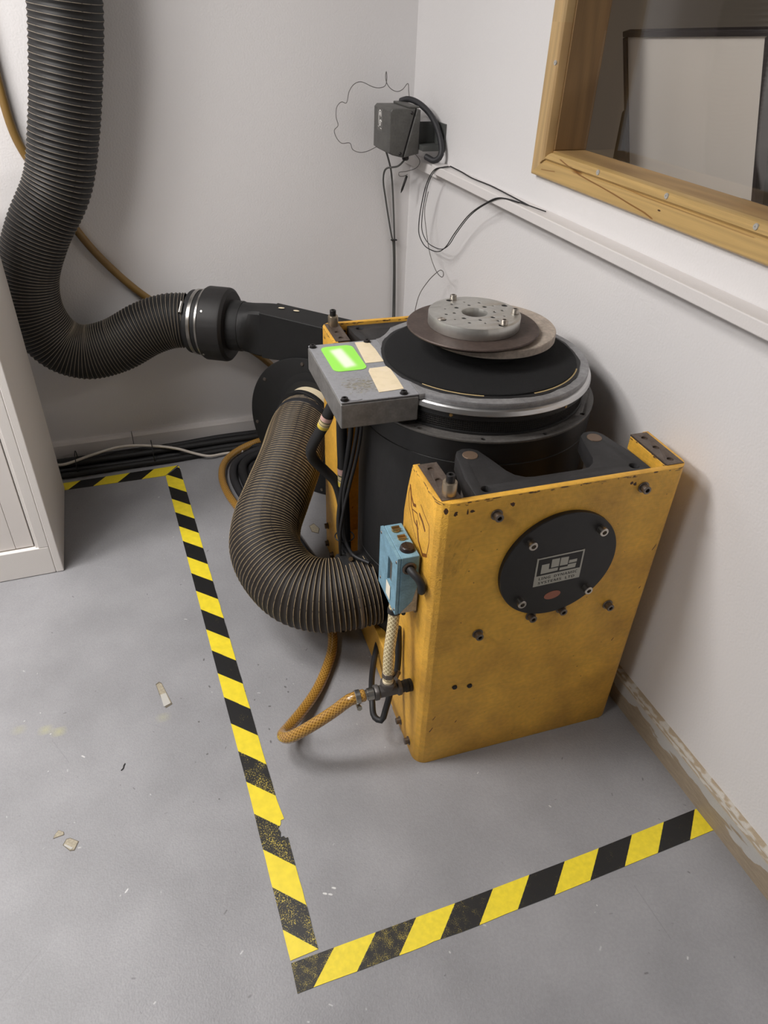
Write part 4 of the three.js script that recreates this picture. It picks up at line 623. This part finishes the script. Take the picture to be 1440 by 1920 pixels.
// cables along the foot of the back wall
{
  const r = rng(41); const lab = ['outermost black cable of the bundle along the back wall floor', 'black cable second from the room in the bundle by the back wall', 'black cable in the middle of the bundle by the back wall', 'black cable nearest the skirting in the bundle by the back wall', 'upper black cable resting on the bundle by the back wall', 'topmost black cable against the white skirting of the back wall'];
  const base = [[0.118, 0.011], [0.094, 0.012], [0.068, 0.0125], [0.042, 0.012], [0.082, 0.033], [0.055, 0.034]];
  base.forEach(([z, y], k) => { const pts = []; for (let i = 0; i <= 9; i++) { const x = -2.0 + i * 0.175; const conv = sstep(x, -1.15, -0.65); pts.push([x, y + 0.0015 + (r() - 0.5) * 0.002, z - conv * 0.012 + (r() - 0.5) * 0.006]); } pts.push([-0.3, y + 0.0015, z]); tag(mesh('wall_cable', tube(pts, 0.0115, { radial: 12, seg: 90 }), k % 2 ? M.cable : M.rubber), lab[k], 'cable'); });
  tag(mesh('white_cable', tube([[-1.6, 0.06, 0.09], [-1.4, 0.058, 0.1], [-1.345, 0.052, 0.108], [-1.25, 0.062, 0.088], [-1.14, 0.07, 0.068], [-1.03, 0.062, 0.08], [-0.94, 0.048, 0.105], [-0.88, 0.028, 0.124], [-0.83, 0.016, 0.138], [-0.77, 0.012, 0.13], [-0.7, 0.012, 0.132]], 0.005, { radial: 10 }), std({ color: C(208, 200, 190), roughness: 0.5 })), 'white cable snaking over the black bundle by the back wall', 'cable');
  const ties = ['black cable tie round the wall bundle in front of the skirting joint', 'black cable tie round the wall bundle close to the cabinet'];
  [-1.03, -1.3].forEach((x, i) => tag(mesh('cable_tie', new THREE.TorusGeometry(0.05, 0.0018, 6, 36).scale(1, 0.72, 1).rotateY(Math.PI / 2).translate(x, 0.0405, 0.08), M.rubber), ties[i], 'cable tie'));
  const loop = (off, rr, label, dark, y) => tag(mesh('coiled_cable', tube([[-0.54, y, 0.125 + off], [-0.62, y, 0.137 + off], [-0.695 + off * 0.2, y, 0.172 + off * 0.9], [-0.745 + off * 0.7, y, 0.225 + off * 0.6], [-0.766 + off, y, 0.3], [-0.764 + off, y, 0.4], [-0.742 + off, y, 0.52], [-0.71 + off, y, 0.66], [-0.68 + off, y, 0.85], [-0.62 + off, y, 1.08]], rr, { radial: 14 }), dark), label, 'cable');
  loop(0, 0.0145, 'thick grey cable curving just inside the amber hose on the floor', M.cableGrey, 0.0153); loop(0.036, 0.0165, 'thickest black cable curving beneath the fan on the floor', M.cable, 0.0173); loop(0.07, 0.009, 'slim black cable innermost in the curve beneath the fan', M.cable, 0.0098);
}

// ---------------------------------------------------------------- cabinet
{
  const X1 = -1.35, X0 = -2.15, Z0 = 0.19, Z1 = 0.665, H = 1.12; const c = group('tambour_cabinet', [0, 0, 0]); tag(c, 'off-white metal tambour cabinet standing by the back wall', 'cabinet');
  mesh('side_panel', rbox(X1 - 0.022, X1, 0.001, H - 0.03, Z0, Z1, 0.003), M.cabinet, c); mesh('side_panel', rbox(X0, X0 + 0.022, 0.001, H - 0.03, Z0, Z1, 0.003), M.cabinet, c);
  mesh('back_panel', box(X0 + 0.023, X1 - 0.023, 0.01, H - 0.031, Z0 + 0.002, Z0 + 0.01), M.cabinet, c); mesh('top_panel', rbox(X0 - 0.002, X1 + 0.002, H - 0.0295, H, Z0, Z1 + 0.002, 0.003), M.cabinet, c);
  mesh('plinth', rbox(X0 + 0.0225, X1 - 0.0225, 0.001, 0.1, Z1 - 0.03, Z1 - 0.0003, 0.003), M.cabinet, c);
  mesh('stile', rbox(X1 - 0.05, X1 - 0.0225, 0.1005, H - 0.0305, Z1 - 0.03, Z1 - 0.0005, 0.002), M.cabinet, c); mesh('stile', rbox(X0 + 0.0225, X0 + 0.05, 0.1005, H - 0.0305, Z1 - 0.03, Z1 - 0.0005, 0.002), M.cabinet, c);
  mesh('track', rbox(X1 - 0.058, X1 - 0.0505, 0.1005, H - 0.0305, Z1 - 0.026, Z1 - 0.006, 0.001), M.cabinet, c);
  const n = 14, w = (0.68) / n; const sl = rbox(0, w - 0.0008, 0.104, H - 0.034, Z1 - 0.027, Z1 - 0.012, 0.0016); for (let i = 0; i < n; i++) { const m = mesh('slat', sl, M.slat, c); m.position.x = X1 - 0.062 - (i + 1) * w; }
}

// ---------------------------------------------------------------- hazard tape on the floor
function tape(pts, axis, phase, period, seed, wear, label, slant, drift = 0) {
  // axis 'x' or 'z': direction the strip runs; stripes lean by slant per metre across
  const xs = pts.map((p) => p[0]), zs = pts.map((p) => p[1]); const x0 = Math.min(...xs) - 0.005, x1 = Math.max(...xs) + 0.005, z0 = Math.min(...zs) - 0.005, z1 = Math.max(...zs) + 0.005; const L = axis === 'x' ? x1 - x0 : z1 - z0; const W = axis === 'x' ? z1 - z0 : x1 - x0; const k = 2048 / L; const cw = 2048, ch = Math.max(32, Math.round(W * k));
  const t = canvasTex(cw, ch, (g, w, h) => {
    const r = rng(seed); const im = g.createImageData(w, h), d = im.data;
    for (let y = 0; y < h; y++) for (let x = 0; x < w; x++) {
      const a = x / k + (axis === 'x' ? x0 : z0); const across = axis === 'x' ? z0 + (y / k) : x0 + y / k; let ph = (a - slant * (across - (axis === 'x' ? z0 : x0) - drift * (a - 0.2)) - phase) / period; ph -= Math.floor(ph); const blackS = ph < 0.5; const n = n2(x / 5, y / 5) + 0.6 * n2b(x / 2.2, y / 2.2) + fbm(x / 60, y / 60, 2) * 0.9; const wr = wear(a) ;
      let c; if (blackS) { const sp = n > 1.75 - wr; const h2 = n > 1.45 - wr; c = sp ? [196, 176, 70] : h2 ? [70, 64, 44] : [26, 26, 27]; } else { const q = 1 + fbm(x / 40, y / 40, 3) * 0.05 - (n > 1.55 ? 0.1 : 0); c = [244 * q, 221 * q, 52 * q]; }
      const i = (y * w + x) * 4; d[i] = c[0]; d[i + 1] = c[1]; d[i + 2] = c[2]; d[i + 3] = 255;
    }
    g.putImageData(im, 0, 0);
  });
  t.flipY = false; t.needsUpdate = true; t.wrapS = t.wrapT = THREE.ClampToEdgeWrapping;
  const g = extrudeY(shapeOf(pts), 0.0004, 0.0012); const p = g.attributes.position, uv = g.attributes.uv; for (let i = 0; i < p.count; i++) uv.setXY(i, axis === 'x' ? (p.getX(i) - x0) / L : (p.getZ(i) - z0) / L, axis === 'x' ? (p.getZ(i) - z0) / W : (p.getX(i) - x0) / W);
  const m = mesh('hazard_tape', g, std({ map: t, roughness: 0.4, bumpMap: rep(bumpFine, 12), bumpScale: 0.0001 })); return tag(m, label, 'floor tape', 'hazard tapes round the shaker');
}
{
  const r = rng(61); const jag = (a, b, n, s) => { const o = []; for (let i = 1; i < n; i++) { const t = i / n; o.push([a[0] + (b[0] - a[0]) * t + (r() - 0.5) * s, a[1] + (b[1] - a[1]) * t + (r() - 0.5) * s]); } return o; };
  const L = [[-1.001, 0.209], [-0.946, 0.152], ...jag([-0.946, 0.152], [-0.905, 1.63], 60, 0.001), [-0.905, 1.63], [-0.9025, 1.655], [-0.9, 1.678], [-0.908, 1.679], [-0.91, 1.688], [-0.917, 1.695], [-0.914, 1.706], [-0.917, 1.717], [-0.91, 1.716], [-0.907, 1.722], [-0.902, 1.721], ...jag([-0.902, 1.721], [-0.9, 1.955], 12, 0.0012), [-0.9, 1.955], [-0.954, 1.9575], ...jag([-0.954, 1.9575], [-0.961, 1.55], 16, 0.001), [-0.961, 1.55]];
  tape(L, 'z', 0.2758, 0.1703, 101, (a) => 0.25 + 0.85 * sstep(a, 1.3, 1.62), 'long striped hazard tape running from the back corner towards the viewer', 1.03, 0.0267);
  tape([[-0.954, 1.962], [-0.62, 1.962], [-0.3, 1.958], [-0.02, 1.95], [-0.0185, 2.004], [-0.1, 2.006], [-0.35, 2.011], ...jag([-0.35, 2.011], [-0.66, 2.016], 10, 0.0012), [-0.69, 2.0135], [-0.705, 2.015], ...jag([-0.705, 2.015], [-0.955, 2.014], 8, 0.0012), [-0.955, 2.014]], 'x', -0.937, 0.1668, 103, (a) => 1.05 - 0.75 * sstep(a, -0.75, -0.45), 'striped hazard tape nearest the viewer ending at the worn skirting', -1.05);
  tape([[-1.36, 0.152], [-0.948, 0.147], [-1.0015, 0.2065], [-1.09, 0.2055], [-1.36, 0.2]], 'x', -1.285 - 0.003, 0.1705, 107, () => 0.1, 'short striped hazard tape by the back wall beside the cabinet', -0.85);
}

// ---------------------------------------------------------------- scraps on the floor
{
  const film = std({ color: C(188, 178, 156), roughness: 0.3, map: rep(steelMottle, 30) }); const filmEdge = std({ color: C(104, 96, 82), roughness: 0.6 }); const filmPale = std({ color: C(190, 188, 182), roughness: 0.25 });
  const scrap = (pts, fold, label) => { const c = pts.reduce((a, p) => [a[0] + p[0] / pts.length, a[1] + p[1] / pts.length], [0, 0]); const g = group('tape_scrap', [c[0], 0.0003, c[1]]); tag(g, label, 'tape scrap'); const rel = (k) => pts.map(([x, z]) => [(x - c[0]) * k, (z - c[1]) * k]); mesh('dirty_edge', extrudeY(shapeOf(rel(1)), 0, 0.0005), filmEdge, g); mesh('film', extrudeY(shapeOf(rel(0.88)), 0.0005, 0.0009), film, g); if (fold) mesh('fold', extrudeY(shapeOf(fold.map(([x, z]) => [x - c[0], z - c[1]])), 0.0009, 0.0016), filmPale, g); };
  scrap([[-1.128, 1.208], [-1.119, 1.202], [-1.113, 1.208], [-1.104, 1.245], [-1.094, 1.286], [-1.111, 1.294], [-1.122, 1.245]], [[-1.12, 1.248], [-1.106, 1.246], [-1.098, 1.283], [-1.115, 1.289]], 'narrow strip of old clear tape stuck on the floor beside the hazard tape');
  scrap([[-1.3585, 1.55], [-1.3475, 1.558], [-1.347, 1.565], [-1.369, 1.567], [-1.366, 1.559]], null, 'tiny triangular scrap of old tape on the open floor');
  scrap([[-1.343, 1.576], [-1.335, 1.576], [-1.318, 1.59], [-1.327, 1.608], [-1.336, 1.606], [-1.35, 1.588]], [[-1.346, 1.587], [-1.33, 1.601], [-1.333, 1.604], [-1.347, 1.591]], 'crumpled square scrap of old tape on the open floor');
  scrap([[-0.575, 0.665], [-0.556, 0.655], [-0.545, 0.69], [-0.556, 0.715], [-0.575, 0.7]], null, 'scrap of old tape beneath the bend of the brown ribbed hose');
  tag(mesh('fibre', tube([[-1.2255, 0.0016, 1.443], [-1.221, 0.0016, 1.439], [-1.219, 0.0016, 1.432], [-1.216, 0.0016, 1.427]], 0.0011, { radial: 6, seg: 12 }), M.cable), 'tiny black fibre lying alone on the open floor', 'fibre');
}

// ---------------------------------------------------------------- switch box in the corner, with its wires
{
  const b = group('isolator_box', [0, 0, 0]); tag(b, 'dark grey isolator box on a wall bracket in the room corner', 'switch box');
  const x0 = -0.172, x1 = -0.07, y0 = 1.057, y1 = 1.19, z0 = 0.088, z1 = 0.24;
  // split on the slant seen on its side: lid towards the room, base towards the wall
  const sh = (pts) => { const s = new THREE.Shape(); pts.forEach(([x, y], i) => (i ? s.lineTo(x, y) : s.moveTo(x, y))); s.closePath(); return new THREE.ExtrudeGeometry(s, { depth: z1 - z0 - 0.012, bevelEnabled: true, bevelSize: 0.006, bevelThickness: 0.006, bevelOffset: -0.006, bevelSegments: 3 }).translate(0, 0, z0 + 0.006); };
  const lid = mesh('lid', planar(toCreasedNormals(sh([[x0, y0 + 0.012], [x0 + 0.012, y0 + 0.004], [-0.125, y0 - 0.004], [-0.087, y1], [x0 + 0.008, y1], [x0, y1 - 0.008]]), 0.5)), M.greyBox, b);
  mesh('case', planar(toCreasedNormals(sh([[-0.1215, y0 - 0.004], [-0.1, y0], [x1, y0 + 0.006], [x1, y1 - 0.004], [-0.0835, y1]]), 0.5)), M.greyBox, b);
  mesh('seal', planar(sh([[-0.128, y0 - 0.001], [-0.118, y0 - 0.001], [-0.08, y1 - 0.003], [-0.09, y1 - 0.003]]).scale(1, 1, 0.985).translate(0, 0, 0.001)), M.rubber, b);
  for (const [x, y] of [[-0.134, y0 + 0.008], [-0.1, y1 - 0.012]]) mesh('screw', orient(lathe([[0, 0.003], [0.003, 0.003], [0.005, 0], [0, 0]], 14), 'z', [x, y, z1]), M.screwBlack, lid);
  mesh('lid_lip', rbox(-0.108, -0.075, y1, y1 + 0.006, z0 + 0.004, z1 - 0.004, 0.002), M.greyBox, lid);
  const em = canvasTex(256, 320, (g, w, h) => { g.fillStyle = 'rgb(98,97,94)'; g.fillRect(0, 0, w, h); g.strokeStyle = 'rgb(236,234,230)'; g.lineWidth = 17; g.lineCap = 'round'; g.lineJoin = 'round'; g.beginPath(); g.ellipse(128, 78, 46, 54, 0, Math.PI * 0.85, Math.PI * 2.2); g.stroke(); g.beginPath(); g.ellipse(128, 86, 22, 26, 0, Math.PI * 0.9, Math.PI * 2.1); g.stroke(); g.beginPath(); g.moveTo(84, 84); g.lineTo(78, 150); g.quadraticCurveTo(88, 240, 132, 244); g.quadraticCurveTo(170, 226, 166, 180); g.lineTo(196, 176); g.lineTo(162, 160); g.lineTo(126, 172); g.quadraticCurveTo(120, 196, 134, 210); g.stroke(); g.lineWidth = 11; g.beginPath(); g.moveTo(58, 256); g.lineTo(84, 266); g.stroke(); g.beginPath(); g.moveTo(152, 278); g.lineTo(196, 284); g.stroke(); });
  const eb = new THREE.BoxGeometry(0.0006, 0.062, 0.056).translate(x0 - 0.0003, y1 - 0.04, 0.15); { const p = eb.attributes.position, uv = eb.attributes.uv; for (let i = 0; i < p.count; i++) uv.setXY(i, (p.getZ(i) - 0.122) / 0.056, (p.getY(i) - (y1 - 0.071)) / 0.062); }
  mesh('emblem', eb, std({ map: em, roughness: 0.5 }), lid).userData.label = 'white line emblem';
  mesh('bracket', [rbox(-0.0699, -0.004, 1.09, 1.15, 0.2, 0.206, 0.001), rbox(-0.006, -0.0005, 1.075, 1.152, 0.19, 0.285, 0.001), rbox(-0.0699, -0.004, 1.075, 1.09, 0.19, 0.27, 0.001)], M.greyBracket, b);
  mesh('flexible_conduit', tube([[-0.085, 1.196, 0.1], [-0.07, 1.203, 0.12], [-0.05, 1.196, 0.17], [-0.03, 1.165, 0.235], [-0.022, 1.115, 0.288], [-0.026, 1.07, 0.312], [-0.04, 1.053, 0.3], [-0.058, 1.06, 0.27]], 0.009, { radial: 14 }), M.cableGrey, b);
  mesh('gland', lathe([[0, 0], [0.011, 0], [0.011, -0.014], [0.008, -0.018], [0, -0.018]].reverse(), 20).translate(-0.1, y0, 0.2), M.screwBlack, b);
}
{
  const wire = std({ color: C(96, 92, 90), roughness: 0.5 }); const z = 0.12;
  tag(mesh('loose_wire', tube([[-0.062, 1.195, z], [-0.067, 1.225, z], [-0.071, 1.246, z], [-0.088, 1.23, z], [-0.106, 1.224, z], [-0.127, 1.231, z], [-0.141, 1.245, z], [-0.1465, 1.262, z], [-0.145, 1.278, z], [-0.1425, 1.26, z], [-0.147, 1.24, z], [-0.165, 1.234, z], [-0.186, 1.236, z], [-0.229, 1.25, z], [-0.25, 1.243, z], [-0.265, 1.225, z], [-0.275, 1.193, z], [-0.29, 1.196, z], [-0.305, 1.183, z], [-0.308, 1.155, z], [-0.302, 1.131, z], [-0.314, 1.118, z], [-0.308, 1.098, z], [-0.291, 1.081, z], [-0.262, 1.08, z], [-0.253, 1.062, z], [-0.23, 1.053, z], [-0.205, 1.055, z], [-0.171, 1.068, z]], 0.0011, { radial: 6, seg: 260 }), wire), 'stiff grey wire bent in a wavy loop beside the grey isolator box', 'wire');
  const s = group('wire_probe'); tag(s, 'dark pencil-shaped probe dangling on a thin wire below the grey isolator box', 'probe');
  mesh('lead', tube([[-0.072, 1.062, 0.2], [-0.045, 1.035, 0.19], [-0.045, 1.012, 0.17], [-0.07, 0.995, 0.14], [-0.09, 0.988, 0.12], [-0.088, 0.978, 0.12], [-0.072, 0.976, 0.118], [-0.055, 0.98, 0.112]], 0.0011, { radial: 6 }), wire, s);
  mesh('probe', along(lathe([[0, -0.03], [0.001, -0.029], [0.0038, -0.018], [0.0042, 0.024], [0.003, 0.028], [0, 0.028]], 14), V(0.35, 1, 0.0), V(-0.066, 0.95, 0.112)), M.screwBlack, s);
  const riser = (o, label) => tag(mesh('riser_cable', tube(o, 0.0032, { radial: 8 }), M.riser), label, 'cable');
  riser([[-0.118, 1.05, 0.06], [-0.1, 1.02, 0.04], [-0.079, 0.97, 0.02], [-0.055, 0.744, 0.014], [-0.042, 0.46, 0.014], [-0.04, 0.2, 0.014], [-0.04, 0.1, 0.026], [-0.04, 0.006, 0.03]], 'straight grey cable running down the corner from the isolator box');
  riser([[-0.075, 1.04, 0.15], [-0.085, 1.005, 0.1], [-0.108, 0.985, 0.04], [-0.108, 0.95, 0.02], [-0.094, 0.88, 0.014], [-0.068, 0.76, 0.014], [-0.06, 0.73, 0.014], [-0.049, 0.46, 0.014], [-0.049, 0.2, 0.014], [-0.05, 0.1, 0.026], [-0.05, 0.006, 0.03]], 'grey cable bowing out below the isolator box before running down the corner');
  tag(mesh('cable_tie', rbox(-0.068, -0.046, 0.738, 0.742, 0.008, 0.02, 0.001), M.rubber), 'tiny dark tie holding the two corner cables together', 'cable tie');
  const X = -0.052;
  const lp = [[-0.02, 1.0465, 0.36], [-0.045, 1.0475, 0.375], [X - 0.004, 1.035, 0.34], [X - 0.006, 0.99, 0.292], [X - 0.006, 0.93, 0.262], [X - 0.004, 0.86, 0.24], [X - 0.002, 0.82, 0.24], [X, 0.795, 0.278], [X, 0.793, 0.34], [X, 0.806, 0.41], [X, 0.835, 0.46], [X, 0.885, 0.51], [X, 0.96, 0.598], [X - 0.002, 1.01, 0.69], [X - 0.002, 1.042, 0.77], [-0.04, 1.0465, 0.85]];
  tag(mesh('sensor_cable', tube(lp, 0.0016, { radial: 8 }), M.cable), 'black sensor cable drooping in a wide loop over the white dado rail', 'cable');
  tag(mesh('sensor_cable', tube([...lp.map(([x, y, z2], i) => (i > 3 && i < 12 ? [x + 0.006, y + 0.012 * Math.sin(((i - 3) / 9) * Math.PI), z2 + 0.014 * Math.sin(((i - 3) / 9) * Math.PI)] : [x + 0.004, y + (i > 1 && i < 14 ? 0.001 : 0), z2 + 0.004])), [-0.02, 1.0465, 0.95]], 0.0014, { radial: 8 }), M.cable), 'second black sensor cable lying just within the wide loop below the rail', 'cable');
  tag(mesh('sensor_cable', tube([[-0.012, 1.0465, 0.36], [-0.016, 1.0465, 0.45], [-0.024, 1.0465, 0.54], [-0.018, 1.0465, 0.65], [-0.022, 1.0465, 0.75], [-0.03, 1.0465, 0.88]], 0.0019, { radial: 8 }), M.cable), 'black sensor cable lying flat along the top of the dado rail', 'cable');
  tag(mesh('sensor_wire', tube([[X + 0.003, 0.96, 0.285], [X, 0.9, 0.272], [X, 0.846, 0.294], [X, 0.787, 0.332], [X - 0.003, 0.763, 0.368], [X - 0.006, 0.742, 0.42], [X - 0.009, 0.743, 0.47], [X - 0.012, 0.76, 0.483], [X - 0.011, 0.762, 0.46], [X - 0.012, 0.742, 0.425], [X - 0.02, 0.7, 0.38], [X - 0.04, 0.65, 0.362], [X - 0.06, 0.56, 0.37], [X - 0.08, 0.4, 0.38], [X - 0.09, 0.1, 0.38]], 0.0013, { radial: 6 }), wire), 'thin grey wire with a small curl falling behind the drilled plate', 'wire');
}

// ---------------------------------------------------------------- things seen through the pane
{
  const b = group('whiteboard', [0.295, 1.045, 1.075]); b.rotation.set(-0.045, 0, 0.26); tag(b, 'small whiteboard with a dark frame leaning behind the window pane', 'whiteboard');
  // board plane faces the pane; local: y up, z along the wall
  const y0 = 0.0125, y1 = 0.385, z0 = -0.222, z1 = 0.216;
  mesh('panel', rbox(0.004, 0.014, y0, y1, z0, z1, 0.002), std({ color: C(214, 208, 200), roughness: 0.35 }), b);
  const fm = std({ color: C(40, 34, 34), roughness: 0.5 });
  mesh('frame_rail', rbox(-0.004, 0.018, y1 - 0.004, y1 + 0.008, z0 - 0.008, z1 + 0.012, 0.002), fm, b); mesh('frame_rail', rbox(-0.004, 0.018, y0 - 0.012, y0 + 0.004, z0 - 0.008, z1 + 0.012, 0.002), fm, b);
  mesh('frame_stile', rbox(-0.004, 0.018, y0 + 0.005, y1 - 0.005, z0 - 0.008, z0 + 0.002, 0.002), fm, b); mesh('frame_stile', rbox(-0.004, 0.018, y0 + 0.005, y1 - 0.005, z1, z1 + 0.012, 0.002), fm, b);
  const d = group('desk', [0, 0, 0]); tag(d, 'plain desk below the window in the next room carrying the whiteboard', 'desk');
  mesh('desk_top', rbox(0.16, 0.8, 1.01, 1.037, 0.3, 2.2, 0.003), M.woodShade, d); for (const [x, z] of [[0.19, 0.34], [0.76, 0.34], [0.19, 2.15], [0.76, 2.15]]) mesh('leg', rbox(x - 0.02, x + 0.02, 0.001, 1.0095, z - 0.02, z + 0.02, 0.002), fm, d);
  const m = group('upholstered_panel', [0.38, 1.0375, 0.68]); tag(m, 'dark upholstered panel standing beside the whiteboard behind the pane', 'panel'); mesh('pad', rbox(-0.02, 0.02, 0.0, 0.195, -0.03, 0.09, 0.012, 3), std({ color: C(36, 38, 42), roughness: 0.8 }), m); mesh('post', rbox(0.021, 0.035, 0.0, 0.17, -0.01, 0.03, 0.003), fm, m);
  const mon = group('dark_case', [0.56, 1.0375, 1.09]); tag(mon, 'black equipment case standing beyond the whiteboard behind the pane', 'case'); mesh('shell', rbox(-0.08, 0.12, 0, 0.245, -0.06, 0.36, 0.01, 3), std({ color: C(26, 25, 26), roughness: 0.6 }), mon); mesh('carry_handle', tube([[0.02, 0.243, 0.08], [0.02, 0.27, 0.1], [0.02, 0.275, 0.17], [0.02, 0.27, 0.24], [0.02, 0.243, 0.26]], 0.007), fm, mon);
}

scene.traverse((o) => { if (o.isMesh) { o.castShadow = true; o.receiveShadow = true; } });
renderer.render(scene, camera);
